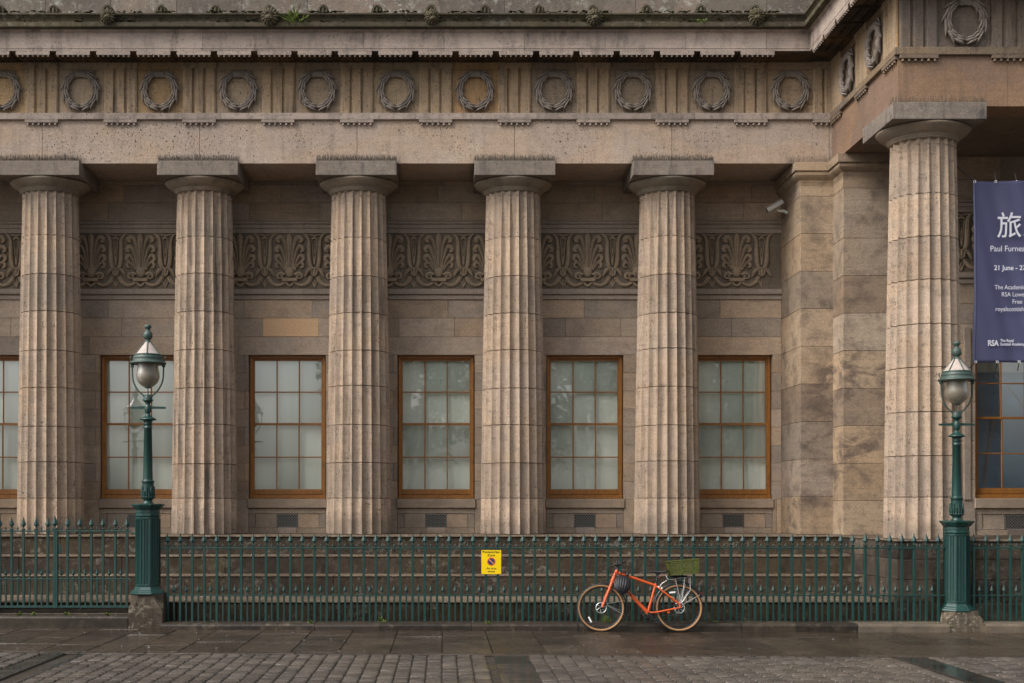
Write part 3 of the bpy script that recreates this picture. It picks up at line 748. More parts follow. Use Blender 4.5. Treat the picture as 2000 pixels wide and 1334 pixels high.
# carved palmette and lotus, relief
def spiral(cx_, cz, r, a0, turns, s, n=14, k=.85):
    return [(cx_+s*r*(1-k*i/n)*math.cos(a0+turns*2*PI*i/n), cz+r*(1-k*i/n)*math.sin(a0+turns*2*PI*i/n)) for i in range(n+1)]
def relief(m, pts, rad, y=0., n=8, fl=.75):
    m.tube([(x, -y, z) for x, z in pts], rad, n, True, (fl, 1), up=(0, -1, 0))
def bez(p0, p1, p2, p3, n=10):
    out = []
    for i in range(n+1):
        t = i/n; u = 1-t
        out.append(tuple(u**3*p0[j]+3*u*u*t*p1[j]+3*u*t*t*p2[j]+t**3*p3[j] for j in (0, 1)))
    return out
def palmette():
    m = M()
    relief(m, [(0,.27),(0,.5),(0,.7),(0,.84),(0,.93),(0,.99)], [.034,.040,.052,.066,.055,.010], .022)
    relief(m, [(0,.3),(0,.6),(0,.92)], [.008,.012,.006], .075, 5)
    for s in (-1, 1):
        L = [((.035,.28),(.07,.66),(.09,.93),(.19,.915),(.245,.82), .036), ((.06,.27),(.11,.54),(.14,.74),(.225,.72),(.268,.62), .034),
             ((.085,.25),(.14,.43),(.17,.56),(.245,.53),(.275,.43), .030), ((.10,.23),(.15,.33),(.18,.42),(.24,.38),(.265,.29), .026)]
        for p0, p1, p2, p3, end, w in L:
            pts = [(s*x, z) for x, z in bez(p0, p1, p2, p3)]+[(s*(end[0]-.006), end[1]+.045), (s*(end[0]-.012), end[1]+.005), (s*(end[0]-.045), end[1]-.010), (s*(end[0]-.062), end[1]+.022)]
            n = len(pts); rad = [w*(.50+.80*min(1, i/9)) for i in range(n)]; rad[-3:] = [w*1.05, w*.9, w*.5]
            relief(m, pts, rad, .020)
            relief(m, [(x*.99, z) for x, z in pts[1:11]], [.003]+[.007]*7+[.006,.002], .020+w*.95, 5)
            relief(m, [(x*1.0+s*.012, z-.020) for x, z in pts[3:10]], [.003]+[.005]*5+[.002], .016+w*.9, 5)
        v = spiral(.175, .105, .082, PI*.9, -1.35, 1, 22, .78); relief(m, [(s*x, z) for x, z in v], [.026*(1-.5*i/22) for i in range(23)], .026)
        v = spiral(.175, .105, .060, PI*.9, -1.1, 1, 18, .7); relief(m, [(s*x, z) for x, z in v], [.010]*19, .044, 5)
        for k_, (dx_, w_) in enumerate(((0, .020), (.030, .013), (-.026, .011))):
            st = bez((.085+dx_,.02),(.13+dx_*.6,-.115+dx_*.7),(.35-dx_*.8,-.14+dx_*1.4),(.415-dx_,.10), 14); relief(m, [(s*x, z) for x, z in st], [w_]*15, .016+.006*(k_ == 0))
        relief(m, [(s*.475, -.13), (s*.445, -.05), (s*.42, .02)], [.004,.018,.006], .010); relief(m, [(s*.475, -.13), (s*.475, -.04), (s*.475, .03)], [.004,.016,.004], .006)
    t = M().lathe([(.0,.066)]+[(.094*math.sin(PI/2*i/6), .066*math.cos(PI/2*i/6)) for i in range(1, 7)], 20); t.xf(Matrix.Rotation(PI/2, 4, 'X'))
    t.v = [(v[0], v[1], v[2]*1.35) for v in t.v]; m.join(t, T(0, 0, .20))
    relief(m, [(-.05,.12),(-.04,.20),(0,.27),(.04,.20),(.05,.12)], [.008]*5, .056, 5)
    m.cbox(-.145, .145, -.062, .02, -.005, .068, .008)
    relief(m, [(-.075,.0),(-.05,-.06),(0,-.095),(.05,-.06),(.075,.0)], [.022,.026,.03,.026,.022], .012)
    return m
def lotus():
    m = M()
    for s in (-1, 1):
        pts = bez((.03,.27),(.13,.28),(.10,.62),(.112,.82), 10)+[(.135,.90),(.18,.955),(.235,.985)]
        relief(m, [(s*x, z) for x, z in pts], [.026,.038,.048,.052,.052,.050,.050,.048,.046,.042,.038,.032,.026,.006], .014, 8, .9)
        for o_, q_ in ((-.022, .048), (.018, .046)): relief(m, [(s*(x+o_), z) for x, z in pts[1:12]], [.004]+[.007]*9+[.003], q_, 5)
        relief(m, [(s*x, z) for x, z in bez((.0,.93),(.05,.955),(.10,.95),(.15,.97), 5)], [.012,.014,.014,.012,.01,.004], .026)
        relief(m, [(s*.015,.36),(s*.022,.5),(s*.035,.66),(s*.055,.84)], [.006,.009,.009,.008], .026, 6)
        relief(m, [(s*x, z) for x, z in bez((.055,.245),(.13,.26),(.15,.18),(.20,.09), 6)], [.026,.036,.042,.042,.036,.024,.006], .022)
        relief(m, [(s*x, z) for x, z in bez((.06,.255),(.12,.26),(.15,.19),(.19,.11), 6)], [.006]*7, .060, 5)
        relief(m, [(s*.10, .262), (s*.05,.272), (0,.262)], [.012,.016,.016], .040)
        relief(m, [(s*.058,.24),(s*.052,.14),(s*.0,.105)], [.010,.010,.012], .050, 6)
    relief(m, [(-.05,.24),(-.045,.15),(0,.115),(.045,.15),(.05,.24)], [.024,.03,.032,.03,.024], .022)
    relief(m, [(0,.26),(0,.19),(0,.13)], [.024,.026,.016], .036)
    relief(m, [(0,.34),(0,.40),(0,.52)], [.014,.026,.006], .024)
    relief(m, [(0,.55),(0,.62),(0,.70)], [.004,.014,.004], .024)
    relief(m, [(-.055,.86),(0,.905),(.055,.86)], [.016,.028,.016], .024)
    return m
pm_, lt = palmette(), lotus()
for q in (pm_, lt): q.xf(Matrix.Scale(.93, 4))
pm_.v = [(v[0]*1.08, v[1], v[2]) for v in pm_.v]
pme = pm_.mesh('palmette', MT['carve']); lme = lt.mesh('lotus', MT['carve'])
xp = -2.999+.07
k = -12
while k < 11:
    x = xp+k*DX/3
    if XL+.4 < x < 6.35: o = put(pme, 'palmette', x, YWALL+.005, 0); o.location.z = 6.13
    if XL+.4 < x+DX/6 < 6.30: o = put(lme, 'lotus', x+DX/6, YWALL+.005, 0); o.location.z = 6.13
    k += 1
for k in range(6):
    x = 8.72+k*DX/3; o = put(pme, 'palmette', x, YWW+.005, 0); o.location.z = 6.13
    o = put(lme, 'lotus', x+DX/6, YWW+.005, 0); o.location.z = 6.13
# apron under the windows with vent
def mesh_vent(hw=.19, hh=.115):
    m = M(); m.box(-hw, hw, .03, .04, -hh, hh)
    return m
def grille(hw=.19, hh=.115):
    m = M(); st = .052
    for s in (-1, 1):
        c = -hw-hh
        while c < hw+hh:
            # line x = c + s*z clipped to the opening
            pts = []
            for t in range(41):
                z = -hh+2*hh*t/40; x = c+s*z
                if -hw <= x <= hw: pts.append((x, z))
            if len(pts) > 2: m.tube([(pts[0][0], 0, pts[0][1]), (pts[-1][0], 0, pts[-1][1])], .0075, 4, False)
            c += st
    m.box(-hw-.008, hw+.008, -.008, .02, hh, hh+.012); m.box(-hw-.008, hw+.008, -.008, .02, -hh-.012, -hh); m.box(-hw-.008, -hw, -.008, .02, -hh, hh); m.box(hw, hw+.008, -.008, .02, -hh, hh)
    return m
vb = mesh_vent().mesh('vent_recess', MT['interior']); vg = grille().mesh('vent_grille', MT['wire'])
sill = M(); sill.cbox(-.755, .755, -.035, .3, 1.80, 1.975, .008)
apron = M()
z0, z1 = 1.31, 1.795
apron.cbox(-.735, .735, .03, .3, z0, 1.415, .004)
apron.cbox(-.735, .735, .03, .3, 1.645+.05, z1, .004); apron.cbox(-.735, -.61, .03, .3, 1.42, 1.69, .004); apron.cbox(.61, .735, .03, .3, 1.42, 1.69, .004)
apron.cbox(-.605, -.205, .045, .3, 1.42, 1.69, .004); apron.cbox(.205, .605, .045, .3, 1.42, 1.69, .004); apron.box(-.2, .2, .12, .3, 1.42, 1.69)
slm = sill.mesh('sill', MT['wall']); apm = apron.mesh('apron', MT['wall'])
wedge = M().xprism([(.028,1.31),(.028,1.425),(.01,1.415),(.0,1.31)], -.17, .17).mesh('vent_block', MT['arch'])
# window: frame + sashes + panes + blind, local origin at the centre of the wall opening, y = 0 at the wall face
def win_frame():
    m = M(); h = WH; f = .052
    m.cbox(-h, -h+f, .11, .26, WB, WT, .006); m.cbox(h-f, h, .11, .26, WB, WT, .006); m.cbox(-h+f, h-f, .112, .258, WT-.055, WT, .006)
    m.cbox(-h-.005, h+.005, .07, .27, WB-.028, WB+.045, .010); m.cbox(-h+f-.01, h-f+.01, .13, .26, WB+.046, WB+.075, .004)
    return m
def win_sash(x0, x1, z0, z1, y, bot, top):
    m = M(); m.cbox(x0, x0+.036, y, y+.045, z0, z1, .004); m.cbox(x1-.036, x1, y, y+.045, z0, z1, .004)
    m.cbox(x0+.036, x1-.036, y+.001, y+.044, z0, z0+bot, .004); m.cbox(x0+.036, x1-.036, y+.001, y+.044, z1-top, z1, .004)
    w = (x1-x0-.072)
    for i in (1, 2): m.cbox(x0+.036+w*i/3-.012, x0+.036+w*i/3+.012, y+.006, y+.036, z0+bot, z1-top, .005)
    zc = (z0+bot+z1-top)/2; m.cbox(x0+.036, x1-.036, y+.009, y+.033, zc-.012, zc+.012, .005)
    return m
def make_window(x, yw, bare=False):
    w = obj('window', win_frame().mesh('window', MT['wood']), B, (x, yw-25, 0)); h = WH-.045
    zm = 3.41
    o = win_sash(-h, h, zm-.02, WT-.05, .165, .040, .045).build('upper_sash', MT['wood'], w)
    o = win_sash(-h, h, WB+.06, zm+.022, .118, .10, .042).build('lower_sash', MT['wood'], w)
    p = M(); rnd = random.Random(int(x*100))
    for (za, zb, yy) in ((zm+.01, WT-.09, .188), (WB+.12, zm-.01, .141)):
        zmid = (za+zb)/2
        for i in range(3):
            for (c, d_) in ((za, zmid), (zmid, zb)):
                a0 = -h+.04+(2*h-.08)*i/3; a1 = a0+(2*h-.08)/3; e = [rnd.uniform(-.0004, .0004) for _ in range(4)]
                p.add([(a0, yy+e[0], c), (a1, yy+e[1], c), (a1, yy+e[2], d_), (a0, yy+e[3], d_)], [(0,1,2,3)])
    p.build('glass', MT['glass_dark' if bare else 'glass'], w)
    if bare:
        M().box(-WH+.02, WH-.02, .40, .402, 4.25, WT).build('blind', MT['blind'], w)
        M().box(-WH+.02, WH-.02, .55, .57, WB, WT).build('sky_reflection_panel', MT['skyreflect'], w)  # added blue panel behind the glass, paints in the sky's reflection
        cu_ = M(); cu_.tube([(-.47,.30,2.2), (-.41,.30,2.7), (-.33,.30,3.2), (-.30,.30,3.42)], [.035,.03,.045,.055], 8, True, (.3,1)); cu_.tube([(-.62,.30,3.5), (-.60,.30,4.15)], .035, 8, True, (.3,1)); cu_.tube([(-.25,.32,4.2),(.05,.32,3.9),(.35,.32,3.5)], .018, 6); cu_.build('drape', MT['curtain'], w)
    else: M().box(-WH+.02, WH-.02, .27, .275, WB, WT).build('blind', MT['blind'], w)
    s = obj('sill', slm, w); a = obj('apron', apm, w)
    v = obj('vent_recess', vb, w, (0, .075, 1.555)); obj('vent_grille', vg, w, (0, .04, 1.555)); obj('vent_block', wedge, w)
    return w
for c in cx:
    if c > XL+1: make_window(c, YWALL)
for c in (10.19, 13.04): make_window(c, YWW, True)
# reveals around the openings (sides and head) close the gap between wall face and frame
# wing wall
m = M()
for a, b in ((8.0, 10.19-WH-.015), (10.19+WH+.015, 13.04-WH-.015), (13.04+WH+.015, XR)):
    for i in range(8): wallblocks(m, a, b, YWW, WT-.345*(i+1), WT-.345*i, 1.1, .5*(i % 2))
    wallblocks(m, a, b, YWW, ZF-.05, WT-.345*8, 1.1, .5)
for (z0, z1, w, ph) in ((WT, 5.07, 2.848, 1.3), (5.07, 5.43, 1.06, .62), (5.43, 5.785, 1.30, .2), (7.30, 7.635, 1.35, .5), (7.635, 8.06, 1.5, 1.1)): wallblocks(m, 8.0, XR, YWW, z0, z1, w, ph)
m.cbox(9.24, 9.36, YWW-.03, YWW+.05, 1.95, 5.0, .006); m.cbox(9.0, 9.08, YWW-.02, YWW+.05, 1.5, 5.785, .006)
m.box(8.1, XR, YWW+.02, YWW+.4, 5.7, 7.35)
bp(m, 'wing_wall', 'wall')
m = M(); m.box(7.3, XR, 21.2, 24.6, 8.035, 8.6); m.box(XL, 7.3, 24.6, 25.9, 8.045, 8.6); bp(m, 'porch_ceiling', 'porch')
# antae with capitals
YA2 = 23.48
m = M(); rnd = random.Random(2)
nz = 9; zz = [ZF+(7.447-ZF)*i/nz for i in range(nz+1)]
for a, b in zip(zz[:-1], zz[1:]): m.cbox(6.467, 7.3, YM, 25.7, a+.002, b-.002, .006)
zz2 = [ZF]+[1.93+.662*i for i in range(9)]
zz2[-1] = 7.447
for a, b in zip(zz2[:-1], zz2[1:]): m.cbox(7.06, 8.35, YA2, 24.3, a+.002, b-.002, .006)
bp(m, 'pilaster', 'anta')
AP = [(6.467, 25.6), (6.467, YM), (7.06, YM), (7.06, YA2), (8.35, YA2), (8.35, YWW+.1)]
prof = [(-.4, 7.45), (0, 7.45), (0, 7.645), (.006, 7.647), (.006, 7.668), (.012, 7.671), (.012, 7.692), (.018, 7.695), (.018, 7.73), (.04, 7.745), (.075, 7.775), (.10, 7.81), (.105, 7.845), (.095, 7.865), (.09, 7.876), (.128, 7.88), (.13, 7.888), (.13, 8.03), (.12, 8.036), (-.4, 8.036)]
bp(runs(M(), prof, AP), 'pilaster_capital', 'anta')
# steps, floor and podium
m = M()
wallblocks(m, XL, 7.0, 23.3, ZF-.035, ZF, 1.75, .4, 2.3, .012); bp(m, 'porch_floor', 'tread')
def stepcourse(m, mt, y0, y1, z0, z1, x1, w, ph):
    wallblocks(m, XL, x1, y0+.02, z0, z1-.045, w, ph, y1-y0, .006); wallblocks(mt, XL, x1, y0, z1-.045, z1, w, ph, y1-y0+.02, .012)
for (y0, y1, z0, z1, w_, ph_) in ((22.6, 23.5, .66, .996, 1.75, .2), (22.0, 22.8, .33, .694, 1.9, 1.1)):
    m, mt = M(), M(); wallblocks(m, XL, 6.95, y0+.012, z0, z1-.024, w_, ph_, y1-y0, .006); wallblocks(mt, XL, 6.95, y0, z1-.022, z1, w_, ph_, y1-y0+.02, .008)
    o = bp(m, 'step', 'step'); bp(mt, 'step_tread', 'tread', o)
m = M(); wallblocks(m, XL, 6.95, 23.33, .94, ZF-.037, 1.6, .7, .3, .006); bp(m, 'step', 'step')
m, mt = M(), M(); wallblocks(m, XL, 6.95, 20.47, -.08, .35, 1.3, .5, .6, .01); wallblocks(mt, XL, 6.95, 20.45, .352, .3755, 1.3, .5, 1.6, .008)
o = bp(m, 'step', 'step'); bp(mt, 'step_tread', 'tread', o)
m = M(); rnd = random.Random(4)
for z0, z1, s in ((-.08, .37, 0), (.37, .715, .5), (.715, 1.03, .2), (1.03, 1.30, .8)):
    wallblocks(m, 6.93, XR, 20.30, z0, z1, 1.05, s, .8, .008)
    y = 21.1; 
    while y < 23.6: m.cbox(6.93, 7.6, y+.002, y+.8-.002, z0+.002, z1-.002, .008); y += .8
bp(m, 'podium', 'podium')
m = M(); wallblocks(m, 6.91, XR, 20.275, 1.295, ZF+.002, 1.6, .9, 3.6, .010); bp(m, 'podium_cap', 'tread')

# ------------------------------------------------------------------ ironwork
YF = 20.14
def spear(h, w, t):                                        # leaf-shaped spearhead with a ridge
    m = M(); prof = [(0, .16), (.10, .30), (.30, 1.0), (.48, .72), (.75, .34), (1., .0)]
    prof = [(.0, .22), (.06, .30), (.14, .30), (.22, .62), (.30, 1.0), (.42, .86), (.62, .52), (.82, .22), (1., .02)]
    vs = []; n = 4
    for u, k in prof:
        vs += [(-w/2*k, 0, h*u), (0, -t/2*max(k, .3), h*u), (w/2*k, 0, h*u), (0, t/2*max(k, .3), h*u)]
    fs = [(i*4+k, i*4+(k+1) % 4, i*4+4+(k+1) % 4, i*4+4+k) for i in range(len(prof)-1) for k in range(4)]
    m.add(vs, fs); e = len(prof)*4-4; m.add(vs[-4:], [(0,1,2,3)])
    return m
def fin_tall():
    m = M(); m.join(spear(.172, .084, .05), T(0,0,.038)); m.cbox(-.021,.021,-.021,.021,.0,.02,.004); m.cbox(-.026,.026,-.026,.026,.02,.034,.004); return m
def fin_short():
    m = M(); m.join(spear(.14, .062, .04), T(0,0,.03)); m.cbox(-.016,.016,-.016,.016,.0,.022,.004); return m
def fin_big():
    m = M(); m.join(spear(.19, .105, .06), T(0,0,.038)); m.cbox(-.035,.035,-.03,.03,.0,.034,.004); return m
fT = fin_tall().mesh('finial', MT['green']); fS = fin_short().mesh('finial', MT['green']); fB = fin_big().mesh('finial', MT['green'])
def barset(parent, xs, z0, zr, zlow, short_xs, mid, hs_):
    """tall bars to zr with finials, short bars to zlow with finials"""
    tb = M().cbox(-.0185, .0185, -.0185, .0185, z0, zr, .003).mesh('bar', MT['green'])
    sb = M().cbox(-.0125, .0125, -.0125, .0125, z0, zlow, .002).mesh('short_bar', MT['green'])
    for x in xs:
        o = obj('bar', tb, parent, (x, 0, 0)); o.rotation_euler = (random.uniform(-.005,.005), random.uniform(-.0055,.0055), 0); obj('finial', fT, o, (0, 0, zr))
    for x in short_xs:
        o = obj('short_bar', sb, parent, (x, 0, 0)); o.rotation_euler = (0, random.uniform(-.004,.004), 0); obj('finial', fS, o, (0, 0, zlow))
def rails(parent, x0, x1, zt, zl, short_xs, bottom=None):
    m = M(); m.cbox(x0, x1, -.024, .024, zt-.011, zt+.011, .003)
    for x in short_xs: m.join(spear(.075, .032, .02), T(x, 0, zt+.011))
    m.build('top_rail', MT['green'], parent)
    M().cbox(x0, x1, -.022, .022, zl-.009, zl+.009, .003).build('lower_rail', MT['green'], parent)
    if bottom is not None: M().cbox(x0, x1, -.02, .02, bottom-.016, bottom+.016, .003).build('bottom_rail', MT['green'], parent)
def railing(x0, n, sp, label, xa, xb):
    f = empty('iron_railing', ((xa+xb)/2, YF, .1)); ox = (xa+xb)/2
    xs = [x0+i*sp-ox for i in range(n)]; ss = [x0+(i+.5)*sp-ox for i in range(n-1)]
    barset(f, xs, -.005, 1.125, .395, ss, None, None); rails(f, xa-ox, xb-ox, 1.108, .390, ss)
    tag(f, label, 'railing', 'green spear topped railings')
railing(-4.16, 64, .18504, 'long dark green spear topped railing between the two lamp posts', -4.30, 7.60)
railing(8.03, 28, .18504, 'short stretch of green railing right of the right lamp post', 7.95, 13.1)
railing(-12.9, 30, .18504, 'short stretch of green railing beyond the gates, past the far lamp post', -13.0, -7.36)
def gate(xa, xb, hinge, label):
    g = empty('iron_gate', (hinge, YF, .2)); n = 7; sp = (xb-xa)/7
    s = 1 if hinge == xa else -1
    L = abs(xb-xa); sp = .180
    xs = [s*(.06+i*sp) for i in range(6)]; ss = [s*(.06+(i+.5)*sp) for i in range(6)]
    barset(g, xs, .13, 1.27, .545, ss, None, None)
    a, b = sorted((0, s*L)); rails(g, a, b, 1.265, .54, ss, .12)
    st = M().cbox(s*L-.034 if s > 0 else s*L, s*L if s > 0 else s*L+.034, -.03, .03, .10, 1.28, .004).build('stile', MT['green'], g)
    obj('finial', fB, st, (s*(L-.017)+(.017 if s<0 else .0), 0, 1.28)) if s > 0 else None
    if s < 0:
        M().cbox(-L+.034, -L+.085, -.012, -.0, .93, 1.06, .003).build('lock_plate', MT['green'], g)
    M().tube([(0,0,1.23),(-s*.12,0,1.23)], .015, 6).build('hinge', MT['green'], g)
    tag(g, label, 'gate', 'pair of spear topped gate leaves')
XC = (109.5-VX)/129.1
gate(XC-.004, -4.72, -4.72, 'green iron gate leaf next to the left lamp post')
gate(-6.94, XC+.0, -6.94, 'green iron gate leaf at the left edge of the picture')

# lamps
def lamp(x, z0, label):
    L = empty('street_lamp', (x, YF, z0)); K = .00775
    def Z(y): return (1161-y)*K
    def oct_(prof, name, mat, n=8, smooth=False):
        return M().lathe(prof, n, (0,0,0), smooth, rot=PI/8).build(name, MT[mat], L)
    oct_([(.27,0),(.272,.015),(.265,.03),(.245,.045),(.24,.055),(.215,.075),(.205,.09),(.188,.11),(.186,.12)], 'base', 'green')
    m = M().lathe([(.183,.118),(.174,1.17)], 8, (0,0,0), False, rot=PI/8)
    for k in range(8):                                     # raised edges leave a sunk panel on each face
        for s, rr in ((-1, 0), (1, 0)):
            a = PI/4*k
            for (w0, w1) in ((.060, .071), (-.071, -.060), (-.022, -.014), (.014, .022)):
                t = M().cbox(w0, w1, -.1775, -.158, .16, 1.13, .003) if s < 0 else None
                if t: m.join(t, RZ(a))
        t = M().cbox(-.06, .06, -.18, -.158, .125, .15, .004); m.join(t, RZ(PI/4*k))
        t = M().cbox(-.06, .06, -.176, -.155, 1.135, 1.16, .004); m.join(t, RZ(PI/4*k))
    m.build('pedestal_shaft', MT['green'], L)
    m = M().lathe([(.174,1.165),(.19,1.172),(.195,1.185),(.182,1.195),(.178,1.20),(.178,1.27),(.19,1.275),(.215,1.30),(.232,1.325),(.248,1.335),(.25,1.345),(.25,1.358),(.235,1.362),(.06,1.365)], 8, (0,0,0), False, rot=PI/8)
    for k in range(16):
        a = PI/8*k; m.lathe([(.0,.012),(.010,.008),(.013,0)], 8, (0,0,0)) if 0 else None
        t = M().lathe([(.012,0),(.008,.008),(0,.011)], 8); t.xf(Matrix.Rotation(PI/2, 4, 'X')); t.xf(T((.04 if k % 2 else -.04), -.165, 1.235)); m.join(t, RZ(PI/4*(k//2)))
    m.build('cap', MT['green'], L)
    m = M().lathe([(.082,1.36),(.084,1.375),(.07,1.39),(.062,1.40),(.064,1.42),(.085,1.435),(.094,1.455),(.088,1.48),(.086,1.66),(.088,1.69),(.10,1.695),(.10,1.705),(.085,1.712),(.074,1.715),(.073,1.73),(.059,2.50),(.066,2.505),(.066,2.52),(.059,2.525),(.060,2.56),(.067,2.565),(.067,2.575),(.060,2.58),(.062,2.60),(.075,2.62),(.125,2.632),(.128,2.64),(.11,2.655),(.06,2.68),(.035,2.71),(.032,2.73),(.045,2.745),(.05,2.755),(.05,2.83),(.045,2.84),(.033,2.86),(.035,2.885),(.06,2.905),(.078,2.925),(.078,2.94),(.06,2.945),(.058,3.0),(.05,3.01),(.01,3.012)], 24)
    for k in range(8):                                     # acanthus leaves round the foot of the shaft
        a = PI/4*k
        for (w_, hh) in ((0, .15), (PI/8, .09)):
            aa = a+w_; c, s = math.cos(aa), math.sin(aa)
            m.tube([(c*.086, s*.086, 1.46), (c*.092, s*.092, 1.46+hh*.5), (c*.090, s*.090, 1.46+hh), (c*.105, s*.105, 1.46+hh*1.08)], [.012,.020,.014,.006], 6)
            m.tube([(c*.09, s*.09, 1.445), (c*.1, s*.1, 1.46), (c*.095, s*.095, 1.475)], [.008,.014,.006], 6)
    m.build('shaft', MT['green'], L)
    m = M(); 
    poly = [(-.275,0),(-.262,.016),(-.05,.024),(.05,.024),(.262,.016),(.275,0),(.262,-.016),(-.262,-.016)]
    m.prism(poly, -.011, .011); m.xf(T(0, 0, Z(798))); m.build('ladder_bar', MT['green'], L)
    yk = M()
    for s in (-1, 1):
        pts = [(s*x_, 0, z) for x_, z in bez((.04, Z(776)), (.15, Z(768)), (.232, Z(752)), (.232, Z(735)), 12)]+[(s*.236, 0, Z(722)), (s*.238, 0, Z(714))]
        yk.tube(pts, .012, 8); yk.cbox(s*.238-.022, s*.238+.022, -.022, .022, Z(719), Z(711), .004)
        yk.tube([(s*x_, 0, z) for x_, z in [(.24, Z(709)), (.262, Z(703)), (.272, Z(700)), (.262, Z(697.5)), (.248, Z(699))]], .008, 6)
    yk.tube([(0,0,Z(776)), (0,0,Z(757))], .007, 6); yk.lathe([(.035,0),(.05,.012),(.02,.02)], 12, (0,0,Z(760)))
    yk.lathe([(.06,0),(.064,.012),(.07,.05),(.066,.052)], 16, (0,0,Z(783))); 
    for k in range(12): c, s = math.cos(PI/6*k), math.sin(PI/6*k); yk.cbox(c*.067-.007, c*.067+.007, s*.067-.007, s*.067+.007, Z(776), Z(774), .002)
    yk.build('yoke', MT['green_pale'], L)
    gl = M().lathe([(.02,Z(759)),(.06,Z(757.5)),(.10,Z(754)),(.142,Z(749)),(.166,Z(743)),(.175,Z(737)),(.171,Z(731)),(.160,Z(724)),(.153,Z(718)),(.155,Z(712)),(.158,Z(708))], 36)
    gl.build('globe', MT['globe'], L)
    m = M().lathe([(.16,Z(711)),(.20,Z(712)),(.262,Z(713)),(.275,Z(711.5)),(.27,Z(709.5)),(.232,Z(707)),(.222,Z(704)),(.228,Z(702)),(.228,Z(700)),(.216,Z(698.5)),(.212,Z(696)),(.218,Z(695)),(.212,Z(694)),(.195,Z(693.4))], 36)
    m.build('lantern_rim', MT['green_pale'], L)
    M().lathe([(.20,Z(694)),(.035,Z(668))], 36, smooth=True).build('lantern_roof', MT['lantern'], L)
    m = M()
    for k in range(6):
        a = PI/3*k+.15+PI/6; c, s = math.cos(a), math.sin(a)
        m.tube([(c*.203, s*.203, Z(694)), (c*.12, s*.12, Z(681)), (c*.038, s*.038, Z(668.3))], [.011,.010,.012], 6)
    m.lathe([(.046,Z(671)),(.05,Z(669)),(.04,Z(667)),(.03,Z(665.5)),(.055,Z(663.5)),(.07,Z(660)),(.071,Z(655)),(.06,Z(650.5)),(.036,Z(648.5)),(.028,Z(646)),(.030,Z(644.5)),(.05,Z(641.5)),(.054,Z(639)),(.045,Z(636.5)),(.015,Z(635)),(.0,Z(635))], 20)
    m.build('roof_frame', MT['green_pale'], L)
    tag(L, label, 'street lamp', 'green cast iron street lamps'); return L
lamp(-4.462, .516, 'green cast iron street lamp by the iron gates, with bulbous glass globe')
lamp(7.773, .262, 'lower set green cast iron street lamp in front of the corner column')
lamp(-7.19, .516, 'green cast iron street lamp past the far side of the gates')
def pedestal(x, z1, label, wide=.26):
    m = M(); a = wide
    # block with scooped shoulders
    def ring(z, h, c): return [(-h+c,-h,z),(h-c,-h,z),(h,-h+c,z),(h,h-c,z),(h-c,h,z),(-h+c,h,z),(-h,h-c,z),(-h,-h+c,z)]
    rings = [ring(-.1, a, .012), ring(z1*.5, a, .014), ring(z1*.62, a*.99, .03), ring(z1*.74, a*.95, .09), ring(z1*.93, a*.93, .11), ring(z1, a*.92, .115)]
    vs = [v for r in rings for v in r]; vs = [(v[0]+mnoise.noise(Vector(v)*9+Vector((x,0,0)))*.012, v[1]+mnoise.noise(Vector(v)*8+Vector((x,5,0)))*.012, v[2]) for v in vs]
    fs = [(i*8+k, i*8+(k+1) % 8, i*8+8+(k+1) % 8, i*8+8+k) for i in range(len(rings)-1) for k in range(8)]+[tuple(range(40, 48))]
    m.add(vs, fs); o = m.build('stone_pedestal', MT['pedestal' if x > 0 else 'pedestal_dark']); o.location = (x, YF+.02, 0); tag(o, label, 'pedestal', 'weathered stone blocks under the lamps')
pedestal(-4.445, .52, 'tall weathered stone block under the left street lamp')
pedestal(7.80, .268, 'low pale stone block under the right street lamp', .275)
pedestal(-7.19, .52, 'weathered stone block under the street lamp past the gates')

# ------------------------------------------------------------------ text
def text_mesh(s, size, align='CENTER', bold=0.):
    cu = bpy.data.curves.new('text', 'FONT'); cu.body = s; cu.size = size; cu.align_x = align; cu.offset = bold; cu.extrude = .0004
    o = bpy.data.objects.new('text', cu); COL.objects.link(o); bpy.context.view_layer.update()
    me = bpy.data.meshes.new_from_object(o.evaluated_get(bpy.context.evaluated_depsgraph_get()))
    bpy.data.objects.remove(o); me.transform(Matrix.Rotation(PI/2, 4, 'X')); return me
def text(name, s, size, mat, parent, loc, align='LEFT', bold=0., width=None):
    me = text_mesh(s, size, align, bold)
    if width and me.vertices:
        xs = [v.co.x for v in me.vertices]; k = width/(max(xs)-min(xs)); me.transform(Matrix.Diagonal((k, 1, 1, 1)))
    me.materials.clear(); me.materials.append(MT[mat]); me.name = name
    return obj(name, me, parent, loc)

# parking sign on the railing
sx, sz = (960-VX)/130., H-(1098.5-VY)/130.
sg = empty('parking_sign', (sx, YF-.03, sz))
def rrect(w, h, r, n=5):
    out = []
    for cx_, cz, a0 in ((w-r, h-r, 0), (-w+r, h-r, PI/2), (-w+r, -h+r, PI), (w-r, -h+r, 3*PI/2)):
        for i in range(n+1): a = a0+PI/2*i/n; out.append((cx_+r*math.cos(a), cz+r*math.sin(a)))
    return out
M().prism(rrect(.155, .187, .012), -.001, .003).build('sign_edge', MT['signblack'], sg)
M().prism(rrect(.1495, .1815, .012), -.003, -.0012).build('sign_face', MT['yellow'], sg)
def txt(s, z, w, size, nm='lettering'):
    o = text(nm, s, size, 'signblack', sg, (0, -.0036, z), 'CENTER', .0008, w); return o
txt('Pedestrian', .137, .262, .048); txt('Zone', .088, .116, .048); txt('At any', -.108, .158, .044); txt('time', -.154, .108, .044)
def disc(r, n=36): return [(r*math.cos(2*PI*i/n), r*math.sin(2*PI*i/n)) for i in range(n)]
o = M().prism(disc(.064), -.0042, -.0034).build('no_waiting_ring', MT['signred'], sg, (0, 0, .008)); M().prism(disc(.049), -.0052, -.0044).build('no_waiting_disc', MT['signblue'], o)
